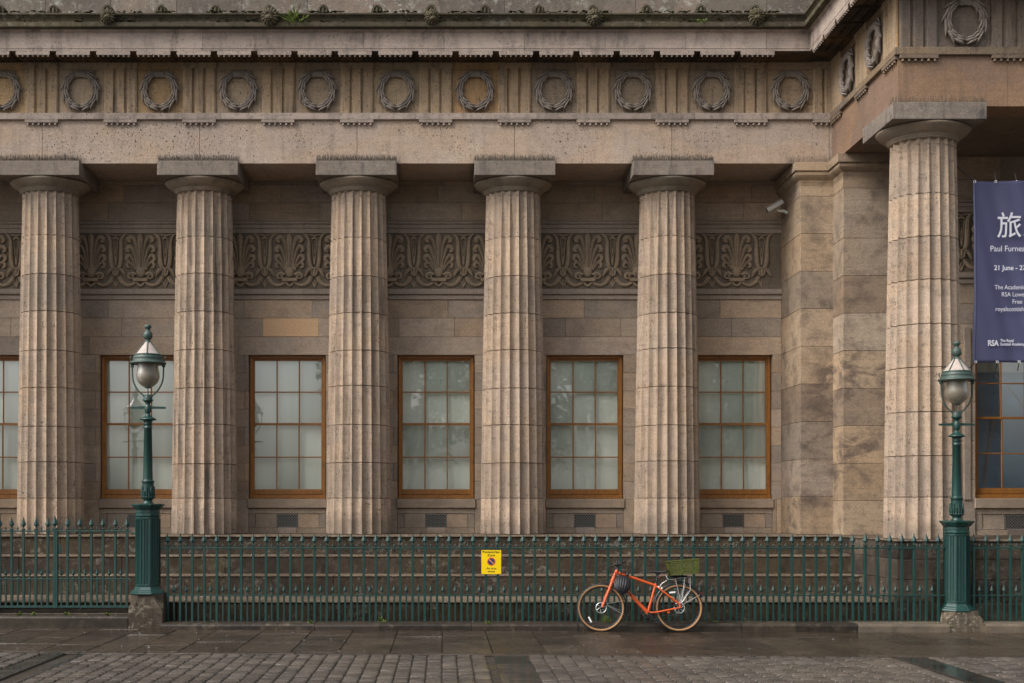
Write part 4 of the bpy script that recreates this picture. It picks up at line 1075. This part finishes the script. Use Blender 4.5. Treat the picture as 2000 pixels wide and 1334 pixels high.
t = M().cbox(-.05, .05, -.0062, -.0054, -.0065, .0065, .0003); t.xf(Matrix.Rotation(R(43), 4, 'Y')); t.build('no_waiting_bar', MT['signpale'], o)
M().box(-.10, -.085, .003, .012, -.12, .12).build('bracket', MT['darkmetal'], sg)
tag(sg, 'yellow no waiting pedestrian zone sign fixed to the middle of the railing', 'sign')

# banner between the corner column and the next
SB = 2600/21.0
def bx(px): return (px-VX)/SB
def bz(py): return H+(VY-py)/SB
bnx0, bnx1 = bx(1901), bx(2098); bt, bb = bz(354), bz(708)
bn = empty('exhibition_banner', ((bnx0+bnx1)/2, 21.0, bb)); ox, oz = bn.location.x, bb
def byo(x, z):                                             # gentle folds
    return .022*math.sin(x*8+z*1.1)+.018*math.sin(z*2.1+x*3)+.006*math.sin(x*23+z*5)
def bsheet(x0, x1, z0, z1, off, nx=40, nz=60):
    m = M(); vs = []
    for side in (0, .004):
        for j in range(nz+1):
            for i in range(nx+1):
                x = x0+(x1-x0)*i/nx; z = z0+(z1-z0)*j/nz; vs.append((x-ox, byo(x, z)+off+side, z-oz))
    q = (nx+1)*(nz+1); fs = []
    for j in range(nz):
        for i in range(nx):
            a = j*(nx+1)+i; fs.append((a, a+1, a+nx+2, a+nx+1)); fs.append((q+a, q+a+nx+1, q+a+nx+2, q+a+1))
    for i in range(nx): fs += [(i, q+i, q+i+1, i+1), (nz*(nx+1)+i, nz*(nx+1)+i+1, q+nz*(nx+1)+i+1, q+nz*(nx+1)+i)]
    for j in range(nz): a = j*(nx+1); fs += [(a, a+nx+1, q+a+nx+1, q+a), (a+nx, q+a+nx, q+a+2*nx+1, a+2*nx+1)]
    m.add(vs, fs, True); return m
bsheet(bnx0, bnx1, bb, bt, 0).build('cloth', MT['banner'], bn)
bsheet(bnx0, bnx0+.04, bb, bt, -.006, 2, 60).build('hem', MT['bannerhem'], bn)
m = M()
ties = [((1903,355),(1868,322)),((1944,355),(1944,333)),((1985,355),(1984,338)),((1905,707),(1891,722)),((1947,707),(1946,730)),((1990,707),(1989,724))]
rings = M()
for (a, b) in ties:
    p = Vector((bx(a[0])-ox, -.012, bz(a[1])-oz)); q = Vector((bx(b[0])-ox, .03, bz(b[1])-oz)); M().tube([p, q], .008, 6).build('tie', MT['black'], bn)
    rings.tube([p+Vector((.018*math.cos(t), -.004, .018*math.sin(t))) for t in [2*PI*i/12 for i in range(12)]], .0045, 5, closed=True)
rings.build('eyelet', MT['white'], bn)
def btxt(s, px, py, size, wpx=None, mat='bannertxt', bold=0.):
    o = text('lettering', s, size, mat, bn, (bx(px)-ox, -.052, bz(py)-oz), 'LEFT', bold)
    if wpx:
        xs = [v.co.x for v in o.data.vertices]; k = (wpx/SB)/(max(xs)-min(xs)); o.data.transform(Matrix.Diagonal((k, 1, 1, 1)))
        mn = min(v.co.x for v in o.data.vertices); o.data.transform(Matrix.Translation((-mn, 0, 0)))
    return o
btxt('\u65c5', 1945, 461, .43, 47, bold=.002); btxt('\u8def', 1996.5, 461, .43, 47, 'bannerteal', .002)
btxt('Paul Furneaux', 1932, 492, .128, 82); btxt('21 June - 27', 1939, 528.5, .108, 62, bold=.0016)
btxt('The Academic', 1940, 566, .098, 60); btxt('RSA Lower', 1954, 580, .098, 48); btxt('Free e', 1975, 594, .098, 27); btxt('royalscottisha', 1942, 608.5, .098, 60)
btxt('RSA', 1927, 676, .125, 21, bold=.004)
btxt('The Royal', 1951, 668.5, .062, 26, bold=.0012); btxt('Scottish Academy', 1951, 675.5, .062, 47, bold=.0012)
tag(bn, 'dark blue exhibition banner tied beside the corner column', 'banner')

# cctv camera on the pilaster side
cc = empty('security_camera', (6.44, 24.95, H+(VY-409)/104.2))
body = M().cbox(-.17, .17, -.045, .045, -.045, .045, .012).cbox(-.185, .165, -.052, .052, .046, .056, .003); body.xf(Matrix.Rotation(R(-30), 4, 'Y') @ T(0, 0, .02)); body.xf(T(-.205, 0, .045)); body.build('housing', MT['cctv'], cc)
t = M().box(-.172, -.171, -.035, .035, -.035, .035); t.xf(Matrix.Rotation(R(-30), 4, 'Y') @ T(0,0,.02)); t.xf(T(-.205,0,.045)); t.build('lens_window', MT['black'], cc)
M().tube([(-.17,0,-.01),(-.14,0,-.035),(-.10,0,-.035)], .022, 8).build('joint', MT['cctv'], cc)
M().tube([(-.12,0,-.03),(-.06,0,-.03),(-.01,0,-.05),(.02,0,-.07)], [.026,.028,.032,.036], 10).build('arm', MT['cctv'], cc)
tag(cc, 'pale security camera on an arm high on the stone pilaster', 'security camera')

# ------------------------------------------------------------------ bicycle
def q(zx, zy, y=0.): return Vector((zx/780, y, (1020-zy)/780))   # measured off the wheel size
BX, BY = (1080-VX)/132.6, 19.60
bike = empty('bicycle', (BX, BY, gz(2.5))); bike.rotation_euler = (R(-4), 0, 0)
bl = Matrix.Identity(4)
def wheel(cx_, cz, name):
    r = .357; w = empty('tmp'); bpy.data.objects.remove(w)
    m = M(); n = 72
    def torus(R_, r_, nn, mat_, yy=0., fl=1.):
        mm_ = M(); mm_.tube([(R_*math.cos(2*PI*i/n), yy, R_*math.sin(2*PI*i/n)) for i in range(n)], r_, nn, True, (fl, 1), up=(0, 1, 0), closed=True); return mm_
    base = torus(r-.022, .022, 12, None).build('wheel', MT['rubber'], bike, q(cx_, cz, 0))
    sw = torus(r-.0285, .0205, 10, None, 0, 1.14); sw.build('tyre_wall', MT['gum'], base)
    torus(r-.052, .0115, 6, None, 0, 1.1).build('rim', MT['black'], base)
    sp = M()
    for k in range(28):
        a = 2*PI*k/28; s = 1 if k % 2 else -1; b_ = a+(.5 if (k//2) % 2 else -.5)
        sp.tube([(.02*math.cos(b_), s*.03, .02*math.sin(b_)), ((r-.055)*math.cos(a), 0, (r-.055)*math.sin(a))], .0011, 4, False)
    sp.build('spokes', MT['darkmetal'], base)
    h = M().lathe([(.012,-.05),(.022,-.045),(.022,-.03),(.015,-.02),(.015,.02),(.022,.03),(.022,.045),(.012,.05)], 16); h.xf(Matrix.Rotation(PI/2, 4, 'X')); h.build('hub', MT['black'], base)
    d_ = M(); d_.tube([(.076*math.cos(2*PI*i/40), -.038, .076*math.sin(2*PI*i/40)) for i in range(40)], .009, 4, True, (.2, 1), closed=True)
    for k in range(6):
        a = PI/3*k; d_.tube([(.02*math.cos(a), -.038, .02*math.sin(a)), (.048*math.cos(a+.35), -.038, .048*math.sin(a+.35)), (.07*math.cos(a+.45), -.038, .07*math.sin(a+.45))], .006, 4, True, (.3, 1))
    d_.build('brake_disc', MT['alu'], base); return base
wf = wheel(553, 745, 'front'); wr = wheel(1450, 745, 'rear')
def refl(parent, cx_, cz, zx, zy, ang):
    o = M().cbox(-.045, .045, -.008, .004, -.012, .012, .003); o.xf(Matrix.Rotation(ang, 4, 'Y')); o.build('reflector', MT['white'], parent, q(zx, zy)-q(cx_, cz)+Vector((0, -.02, 0)))
refl(wf, 553, 745, 425, 880, R(62)); refl(wr, 1450, 745, 1375, 568, R(-5))
fr = M()
fr.tube([q(743,312), q(688,435)], [.026,.029], 14); fr.tube([q(757,345), q(960,412), q(1180,488)], [.023,.020,.018], 14)
fr.tube([q(722,420), q(900,600), q(1085,795)], [.026,.026,.028], 14); fr.tube([q(1187,468), q(1096,782)], .019, 14)
t = M().lathe([(.030,-.036),(.030,.036)], 18); t.xf(Matrix.Rotation(PI/2, 4, 'X')); fr.join(t, T(*q(1088,797)))
for s in (-1, 1):
    fr.tube([q(1187,495, s*.01), q(1230,530, s*.045), q(1450,700, s*.065)], [.010,.011,.009], 10)
    fr.tube([q(1100,800, s*.03), q(1190,795, s*.05), q(1440,745, s*.065)], [.013,.012,.010], 10)
    fr.tube([q(1450,698, s*.065), q(1458,740, s*.065), q(1435,750, s*.065)], [.012,.014,.012], 8)
fo = fr.build('frame', MT['orange'], bike)
fk = M()
fk.tube([q(690,432), q(681,448)], [.03,.032], 12)
for s in (-1, 1): fk.tube([q(682,445, s*.028), q(640,548, s*.045), q(563,738, s*.055)], [.021,.020,.013], 12)
fk.tube([q(683,443,-.045), q(683,443,.045)], .022, 10)
fk.build('fork', MT['orange'], bike)
for (a, b) in (((880,560),(912,598)), ((1310,797),(1345,790))): pass
dl = M(); dl.tube([q(868,566,-.0255), q(905,604,-.0255)], .010, 6, True, (.15, 1)); dl.build('frame_lettering', MT['black'], fo)
mb_ = M().cbox(-.02,.02,-.01,.01,-.012,.012,.003).join(M().cbox(-.004,.004,-.012,.012,-.02,.02,.002)); mb_.build('chainstay_mount', MT['orange'], fo, q(1322,795,-.045))
# seat post and saddle
M().tube([q(1188,470), q(1217,345)], .0135, 12).build('seat_post', MT['black'], bike)
sd = M(); pts = []
prof = [(1118,322,.014,.008),(1150,320,.020,.012),(1200,323,.030,.016),(1250,328,.052,.020),(1290,326,.070,.020),(1325,316,.072,.016),(1338,312,.05,.010)]
vs = []; n = 14
for zx, zy, w_, t_ in prof:
    c = q(zx, zy)
    for k in range(n): a = 2*PI*k/n; vs.append((c.x, w_*math.cos(a), c.z-.010+t_*math.sin(a)))
fs = [(i*n+k, i*n+(k+1) % n, (i+1)*n+(k+1) % n, (i+1)*n+k) for i in range(len(prof)-1) for k in range(n)]
sd.add(vs, fs, True); sd.add(vs[:n], [tuple(range(n))]); sd.add(vs[-n:], [tuple(range(n))])
for s in (-1, 1): sd.tube([q(1150,335,s*.012), q(1200,350,s*.022), q(1250,350,s*.022), q(1305,338,s*.03)], .0045, 6)
sd.cbox(q(1195,0).x, q(1235,0).x, -.025, .025, q(0,365).z, q(0,345).z, .006)
sd.build('saddle', MT['black'], bike)
M().lathe([(.004,-.012),(.011,-.008),(.011,.012),(.006,.016)], 10).build('rear_light', MT['helmet_red'], bike, q(1226,400,-.02))
# handlebar, stem, levers
hb = M()
hb.tube([q(745,312), q(752,295), q(757,278)], [.020,.018,.020], 12); hb.tube([q(757,285), q(742,262), q(730,250)], [.019,.018,.022], 12)
bar = [q(700,262,-.30), q(712,252,-.20), q(735,245,-.06), q(735,245,.06), q(790,222,.22), q(800,218,.32)]
bar = [q(790,222,-.29), q(768,235,-.20), q(738,250,-.05), q(735,252,.05), q(762,238,.20), q(785,225,.30)]
hb.tube(bar, .016, 10); hb.build('handlebar', MT['black'], bike)
for s in (-1, 1):
    g_ = M(); g_.tube([q(800,218,s*.31), q(768,234,s*.20)], [.017,.016], 10); g_.lathe([(.0,0)], 3) if 0 else None
    g_.tube([q(802,210,s*.31), q(786,228,s*.27), q(765,245,s*.22)], [.021,.017,.014], 8, True, (1,.6)); go = g_.build('grip', MT['rubber'], bike)
    lv = M(); lv.tube([q(750,240,s*.19), q(715,255,s*.22), q(690,262,s*.26), q(684,246,s*.29)], [.012,.007,.006,.005], 8); lv.cbox(*[c for c in (q(735,0).x, q(762,0).x)], s*.19-.02, s*.19+.02, q(0,252).z, q(0,228).z, .006); lv.build('brake_lever', MT['darkmetal'], bike)
hc = M(); hc.cbox(q(722,0).x, q(775,0).x, -.09, -.02, q(0,262).z, q(0,236).z, .008); hc.cbox(q(732,0).x, q(752,0).x, -.03, .03, q(0,236).z, q(0,200).z, .008); hc.build('bar_controls', MT['black'], bike)
bell = M().lathe([(.018,0),(.018,.010),(.010,.022),(0,.025)], 12); bell.build('bell', MT['black'], bike, q(735,228,-.07))
cb = M(); cb.tube([q(700,255,-.2), q(640,270,-.14), q(620,310,-.08), q(645,350,-.04), q(700,370,-.03)], .0032, 6); cb.tube([q(715,240,.15), q(690,290,.05), q(715,330,-.03), q(715,400,-.035), q(660,560,-.06)], .003, 6)
cb.tube([q(740,355,-.03), q(715,385,-.035), q(712,420,-.035)], .003, 6); cb.build('cables', MT['black'], bike)
lk = M(); lk.tube([q(800,335,-.03), q(830,335,-.045), q(848,360,-.045)], .009, 8); lk.tube([q(862,345,-.035), q(850,375,-.045)], .022, 10); lk.tube([q(775,350,-.03), q(800,333,-.03), q(850,345,-.03)], .007, 8); lk.build('cable_lock', MT['black'], bike)
# cranks, chainring, pedals, chain
cr = M(); c0 = q(1088,797)
cr.tube([c0+Vector((0,-.055,0)), q(1130,850,-.06), q(1185,905,-.065)], [.018,.014,.013], 10, True, (.5,1)); cr.tube([c0+Vector((0,.055,0)), q(1050,750,.06), q(995,695,.065)], [.016,.012,.012], 10, True, (.5,1)); cr.build('crank', MT['black'], bike)
cg = M(); cg.tube([c0+Vector((.075*math.cos(2*PI*i/36), .045, .075*math.sin(2*PI*i/36))) for i in range(36)], .008, 5, closed=True)
for k in range(5): a = 2*PI*k/5; cg.tube([c0+Vector((0,.045,0)), c0+Vector((.072*math.cos(a), .045, .072*math.sin(a)))], .008, 5)
cg.build('chainring', MT['darkmetal'], bike)
ch = M(); ce = q(1450,745)
ch.tube([c0+Vector((0,.045,.078)), ce+Vector((0,.045,.04))], .005, 5); ch.tube([c0+Vector((0,.045,-.078)), ce+Vector((-.03,.045,-.10)), ce+Vector((.02,.045,-.06))], .005, 5)
for r_ in (.03,.04,.05): ch.tube([ce+Vector((r_*math.cos(2*PI*i/20), .045-r_*.3, r_*math.sin(2*PI*i/20))) for i in range(20)], .004, 4, closed=True)
ch.build('chain', MT['darkmetal'], bike)
for (zx, zy, s) in ((1188,912,-1), (995,695,1)):
    pd = M(); c = q(zx, zy); y0, y1 = sorted((s*.075, s*.17)); pd.cbox(c.x-.045, c.x+.045, y0, y1, c.z-.009, c.z+.009, .004); pd.build('pedal', MT['black'], bike)
dr = M(); dr.tube([q(1450,760,.07), q(1440,800,.07), q(1425,840,.06)], [.012,.010,.012], 8); dr.build('derailleur', MT['darkmetal'], bike)
cal = M(); cal.cbox(q(1385,0).x, q(1415,0).x, -.06, -.03, q(0,735).z, q(0,700).z, .006); cal.cbox(q(590,0).x, q(612,0).x, -.06, -.03, q(0,720).z, q(0,690).z, .006); cal.build('brake_caliper', MT['black'], bike)
# mudguards and stays
def guard(cx_, cz, a0, a1, name, r=.386):
    m = M(); n = 40; vs = []; hw = .026
    for i in range(n+1):
        a = R(a0+(a1-a0)*i/n)
        for (yy, rr) in ((-hw, r-.014), (-hw*.7, r-.002), (0, r+.003), (hw*.7, r-.002), (hw, r-.014), (hw, r-.018), (0, r-.002), (-hw, r-.018)): vs.append((rr*math.cos(a), yy, rr*math.sin(a)))
    fs = [(i*8+k, i*8+(k+1) % 8, (i+1)*8+(k+1) % 8, (i+1)*8+k) for i in range(n) for k in range(8)]
    m.add(vs, fs, True); m.add(vs[:8], [tuple(range(8))]); m.add(vs[-8:], [tuple(range(8))])
    return m.build('mudguard', MT['black'], bike, q(cx_, cz))
g1 = guard(553, 745, 92, -28, 'front'); g2 = guard(1450, 745, 200, 24, 'rear')
st = M()
for s in (-1, 1):
    for a, b in (((600,700),(822,664)), ((608,706),(815,828)), ((604,703),(770,775)), ((1478,716),(1690,594)), ((1470,700),(1520,478))): st.tube([q(*a, s*.045), q(*b, s*.03)], .0028, 6)
st.build('mudguard_stays', MT['alu'], bike)
rl = M().cbox(-.012,.012,-.02,.02,-.02,.02,.004); rl.build('rear_reflector', MT['helmet_red'], g2, q(1706,575)-q(1450,745))
# rear rack
rk = M()
for s in (-1, 1):
    y = s*.055
    rk.tube([q(1300,378,y*.5), q(1322,418,y), q(1375,420,y), q(1420,408,y), q(1560,392,y)], .0055, 8)
    rk.tube([q(1403,410,y), q(1466,690,s*.075)], .0055, 8); rk.tube([q(1515,402,y), q(1468,690,s*.075)], .0055, 8)
    rk.tube([q(1575,395,y), q(1575,545,y), q(1470,690,s*.075)], .0055, 8); rk.tube([q(1520,480,s*.04), q(1475,640,s*.07)], .004, 6)
rk.tube([q(1300,378,-.028), q(1300,378,.028)], .0055, 8); rk.tube([q(1575,395,-.055), q(1575,395,.055)], .0055, 8)
rk.tube([q(1225,512,-.03), q(1250,470,-.035), q(1310,430,-.05)], .004, 6); rk.tube([q(1225,512,.03), q(1250,470,.035), q(1310,430,.05)], .004, 6)
ro = rk.build('rear_rack', MT['alu'], bike)
cl = M(); cl.cbox(q(1205,0).x, q(1222,0).x, -.03, -.015, q(0,520).z, q(0,495).z, .004); cl.cbox(q(1240,0).x, q(1256,0).x, -.055, -.04, q(0,530).z, q(0,508).z, .004); cl.build('cable_clip', MT['white'], bike)
tp = M(); tp.cbox(q(1330,0).x, q(1575,0).x, -.05, .05, q(0,405).z, q(0,385).z, .004); tp.cbox(q(1345,0).x, q(1550,0).x, -.035, .035, q(0,385).z, q(0,372).z, .006); tp.build('rack_plate', MT['black'], bike)
tag(bike, 'orange bicycle with tan tyre walls leaning on the green railing', 'bicycle')
# crate on the rack and helmet on the frame
MB = Matrix.Translation(bike.location) @ Matrix.Rotation(R(-4), 4, 'X')
ct = empty('plastic_crate'); ct.matrix_world = MB @ Matrix.Translation(q(1507, 364)) @ Matrix.Rotation(R(-4.6), 4, 'Y')
hw0, hw1, hh, dd = .195, .222, .212, .14
walls = M()
def wall(ax, sgn):
    # lattice wall, tapered outwards; ax 0: front/back, 1: ends
    L0, L1 = (hw0, hw1) if ax == 0 else (dd*.92, dd)
    def P(u, v, o=0.):                                     # u in -1..1, v in 0..1
        l = L0+(L1-L0)*v; dpt = (dd*.92+(dd-dd*.92)*v if ax == 0 else hw0+(hw1-hw0)*v)+o
        return (u*l, sgn*dpt, v*hh) if ax == 0 else (sgn*dpt, u*l, v*hh)
    m = M()
    for v in (.02, .12, .47, .56, .90, .98): m.tube([P(-1, v), P(1, v)], .0055, 4, False)
    for v in (.29, .73): m.tube([P(-1, v), P(1, v)], .0028, 4, False)
    nn = 14 if ax == 0 else 10
    for i in range(nn+1): u = -1+2*i/nn; m.tube([P(u, 0), P(u, 1)], .0065 if i % 5 in (0, ) else .0036, 4, False)
    rnd = random.Random(ax+sgn+5)
    for i in range(nn):                                    # solid cells here and there
        for v0, v1 in ((.12, .30), (.30, .47), (.56, .74), (.74, .9)):
            if rnd.random() < .22:
                u0 = -1+2*i/nn; u1 = u0+2/nn; a, b, c, d_ = P(u0, v0, -.002), P(u1, v0, -.002), P(u1, v1, -.002), P(u0, v1, -.002)
                a2, b2, c2, d2 = P(u0, v0, -.004), P(u1, v0, -.004), P(u1, v1, -.004), P(u0, v1, -.004)
                m.add([a, b, c, d_, a2, b2, c2, d2], [(0,1,2,3),(7,6,5,4),(0,4,5,1),(2,6,7,3)])
    return m
for ax in (0, 1):
    for s in (-1, 1): wall(ax, s).build('crate_side', MT['crate'], ct)
m = M()
e = .006
m.cbox(-hw1-.012, hw1+.012, -dd-.012, -dd+.004, hh-.008, hh+.006, .003); m.cbox(-hw1-.012, hw1+.012, dd-.004, dd+.012, hh-.008, hh+.006, .003); m.cbox(-hw1-.012, -hw1+.004, -dd+.004, dd-.004, hh-.008, hh+.006, .003); m.cbox(hw1-.004, hw1+.012, -dd+.004, dd-.004, hh-.008, hh+.006, .003)
m.build('crate_rim', MT['crate'], ct); M().cbox(-hw0, hw0, -dd*.92, dd*.92, 0, .008, .002).build('crate_base', MT['crate'], ct)
tag(ct, 'olive green plastic crate tilted on the rear rack of the bicycle', 'crate')
hl = empty('cycle_helmet'); hl.matrix_world = MB @ Matrix.Translation(q(790, 482, -.085)) @ Matrix.Rotation(R(12), 4, 'Y') @ Matrix.Rotation(R(62), 4, 'X')
sh = M(); n1, n2 = 40, 40; hx, hy, hz = .108, .138, .11
# shell as ridges running front to back with vents between
for k in range(-3, 4):
    a = k*.36; pts = []; rad = []
    for i in range(15):
        b_ = PI*(.06+.88*i/14); pts.append((hx*math.sin(a)*(.35+.65*math.sin(b_)), -hy*math.cos(b_), hz*math.cos(a)*math.sin(b_)+.0)); rad.append(.0165+.004*math.sin(b_))
    sh.tube(pts, rad, 8, True, (.75, 1), up=(math.sin(a), 0, math.cos(a)))
for (yy, s) in ((-.06, 1), (.0, 1), (.065, 1)):
    pts = []
    for i in range(13): a = -1.25+2.5*i/12; k_ = math.sqrt(1-(yy/hy)**2); pts.append((hx*math.sin(a)*.95*k_, yy, hz*math.cos(a)*.93*k_))
    sh.tube(pts, .012, 8)
sh.tube([(hx*1.0*math.cos(2*PI*i/32), hy*math.sin(2*PI*i/32), .012) for i in range(32)], .018, 8, True, (1.3, 1), up=(0,0,1), closed=True)
sh.build('shell', MT['helmet'], hl)
li = M().lathe([(.088*math.sin(PI/2*i/8), .092*math.cos(PI/2*i/8)) for i in range(9)][::-1], 24); li.v = [(v[0], v[1]*1.28, v[2]) for v in li.v]; li.build('liner', MT['rubber'], hl)
rd = M(); rd.tube([(hx*math.sin(.72)*.97*math.sin(b_), -hy*math.cos(b_), hz*math.cos(.72)*math.sin(b_)*1.02) for b_ in [PI*(.3+.4*i/6) for i in range(7)]], .012, 6, True, (.6,1)); rd.build('red_trim', MT['helmet_red'], hl)
sr = M(); sr.tube([(-.09,.03,.0), (-.05,.03,-.09), (0,.02,-.13), (.05,.03,-.09), (.09,.03,0)], .004, 6); sr.build('strap', MT['black'], hl)
tag(hl, 'black cycle helmet hanging from the frame of the orange bicycle', 'helmet')

# ------------------------------------------------------------------ plants
def leafm(m, p, dirv, L, w):
    dirv = Vector(dirv).normalized(); s = dirv.cross(Vector((random.uniform(-1,1), random.uniform(-1,1), random.uniform(-1,1)))).normalized(); nrm = dirv.cross(s)
    p = Vector(p); a = p+dirv*L*.45+s*w/2+nrm*L*.06; b_ = p+dirv*L*.45-s*w/2+nrm*L*.06; m.add([p, a, p+dirv*L, b_], [(0,1,2,3)])
def weed(name, x, y, z, r, n, L, w, label, grp, up_=.9, cat='plant'):
    m = M()
    for i in range(n):
        a = random.uniform(0, 2*PI); e = random.uniform(.15, up_)
        dv = (math.cos(a)*(1-e)+random.uniform(-.2,.2), math.sin(a)*(1-e)-.25, e); base = (random.uniform(-r,r)*.4, random.uniform(-r,r)*.3, 0)
        tip = Vector(base)+Vector(dv)*L*random.uniform(.4, 1.)
        m.tube([base, Vector(base)+(tip-Vector(base))*.6+Vector((0,0,.01)), tip], .0016, 3, False)
        for k in range(4): leafm(m, Vector(base)+(tip-Vector(base))*(.4+.2*k), (dv[0]+random.uniform(-.7,.7), dv[1]+random.uniform(-.5,.5), dv[2]*.5+random.uniform(-.2,.5)), L*random.uniform(.25,.5), w)
    o = m.build(name, MT['leaf']); o.location = (x, y, z); tag(o, label, cat, grp)
fx = lambda px, Y: (px-VX)*Y/F
weed('fern', fx(577, 23.35), 23.42, 10.32, .18, 26, .26, .03, 'bright green fern growing out of the roof gutter', None, cat='fern')
weed('weed', fx(1371, 23.35), 23.40, 10.33, .08, 10, .12, .02, 'small green weed on the gutter near its right end', None, cat='weed')
weed('weed', fx(740, 19.9), 20.08, .10, .04, 10, .10, .025, 'leafy weed on the kerb beneath the middle of the railing', None, cat='weed')
weed('weed', fx(607, 19.8), 19.80, .10, .06, 14, .05, .018, 'mossy weed on a kerb joint under the window with the lamp reflection', None, cat='weed')
weed('weed', fx(953, 19.8), 19.74, .09, .05, 16, .06, .015, 'grassy weed on a kerb joint below the yellow sign', None, cat='weed')
weed('weed', fx(1185, 20.0), 20.0, .10, .14, 30, .13, .008, 'grass tuft on the kerb behind the front bicycle wheel', None, cat='weed')
weed('weed', fx(1395, 20.0), 19.95, .10, .06, 12, .05, .012, 'tiny weed on the kerb right of the rear bicycle wheel', None, cat='weed')
weed('weed', fx(1843, 19.9), 19.75, .03, .03, 14, .10, .02, 'weed in the corner of kerb and right lamp pedestal', None, up_=.7, cat='weed')
labs = ['weed on the gate threshold nearest the left picture edge', 'weed on the gate threshold left of the meeting stiles', 'weed on the gate threshold right of the meeting stiles', 'weed on the gate threshold nearest the left lamp']
for px, lb in zip((38, 66, 130, 210), labs): weed('weed', fx(px, 20.0), 20.02, .20, .05, 12, .06, .02, lb, 'weeds on the gate threshold', cat='weed')
# moss on the gutter
m = M(); rnd = random.Random(8)
for i in range(900):
    x = rnd.uniform(-9, 6.3); d0 = mnoise.noise(Vector((x*1.7, 3.1, 0)))
    if d0 < -.05: continue
    r = rnd.uniform(.012, .04); c = Vector((x, 23.40+rnd.uniform(-.01,.06), 10.535+rnd.uniform(-.01,.012)))
    if rnd.random() < .25: c = Vector((x, 23.44, 10.36+rnd.uniform(0,.1)))
    n = 6; vs = [c+Vector((0,0,r*.7))]+[c+Vector((r*math.cos(2*PI*k/n)*rnd.uniform(.7,1.3), r*math.sin(2*PI*k/n)*rnd.uniform(.7,1.3), rnd.uniform(-.2,.2)*r)) for k in range(n)]
    m.add(vs, [(0, 1+k, 1+(k+1) % n) for k in range(n)], False)
tag(m.build('moss', MT['moss']), 'green and brown moss cushions along the roof gutter', 'moss', kind='stuff')

# ------------------------------------------------------------------ trees across the street, seen only as reflections in the windows
def tree(x, y, h, r, label, seed):
    rnd = random.Random(seed); t = empty('street_tree', (x, y, -.05)); m = M()
    m.tube([(0,0,0),(.1,0,h*.2),(0,.1,h*.4),(.1,0,h*.75)], [.28,.2,.15,.05], 8)
    for k in range(7):
        a = 2*PI*k/7; m.tube([(0,0,h*(.25+.05*k)), (r*.35*math.cos(a), r*.35*math.sin(a), h*(.40+.05*k)), (r*.7*math.cos(a), r*.7*math.sin(a), h*(.5+.055*k))], [.1,.06,.02], 6)
    m.build('trunk', MT['bark'], t); c = M()
    for i in range(16000):
        u = Vector((rnd.gauss(0,1), rnd.gauss(0,1), rnd.gauss(0,1))).normalized()*rnd.random()**.4
        p = Vector((u.x*r, u.y*r, h*.62+u.z*h*.40))
        if mnoise.noise(p*.8+Vector((seed,0,0))) < -.12: continue
        s = rnd.uniform(.08,.2); d1 = Vector((rnd.gauss(0,1), rnd.gauss(0,1), rnd.gauss(0,1))).normalized(); d2 = d1.orthogonal().normalized()
        c.add([p-d1*s, p+d2*s*.6, p+d1*s, p-d2*s*.6], [(0,1,2,3)])
    c.build('crown', MT['treeleaf'], t); tag(t, label, 'tree', 'trees across the street')
tree(-1.6, -10, 13, 4.2, 'leafy tree across the street, nearest the gates', 1)
tree(6.5, -11, 14, 4.8, 'tall leafy tree across the street, in the middle of its row', 2)
tree(12.0, -10.5, 12.0, 3.8, 'leafy tree across the street, farthest from the gates', 3)

m = M(); rnd = random.Random(21)
for i in range(90):
    k = rnd.random()
    if k < .45: x, y, z = rnd.uniform(-6.5, 7.5), rnd.uniform(16.8, 19.5), gz(0)+.012
    elif k < .6: x, y, z = rnd.uniform(-4, 7.4), rnd.uniform(19.75, 20.25), .108
    else:
        y, z = rnd.choice([(20.6, .382), (22.1, .70), (22.75, 1.0), (21.4, .382)]); x = rnd.uniform(-6.5, 6.5); y += rnd.uniform(-.08, .3)
    if k < .45: z = gz(x)+.006
    a = rnd.uniform(0, PI); r_ = rnd.uniform(.005, .014); c, s_ = math.cos(a), math.sin(a)
    vs = [(x+r_*c, y+r_*s_, z), (x-r_*.5*s_, y+r_*.5*c, z+.006), (x-r_*c, y-r_*s_, z+.002), (x+r_*.6*s_, y-r_*.6*c, z+.001), (x, y, z+.009)]
    m.add(vs, [(0,1,4),(1,2,4),(2,3,4),(3,0,4)])
tag(m.build('litter', MT['curtain']), 'tiny pale scraps of litter on the pavement and steps', 'litter', kind='stuff')
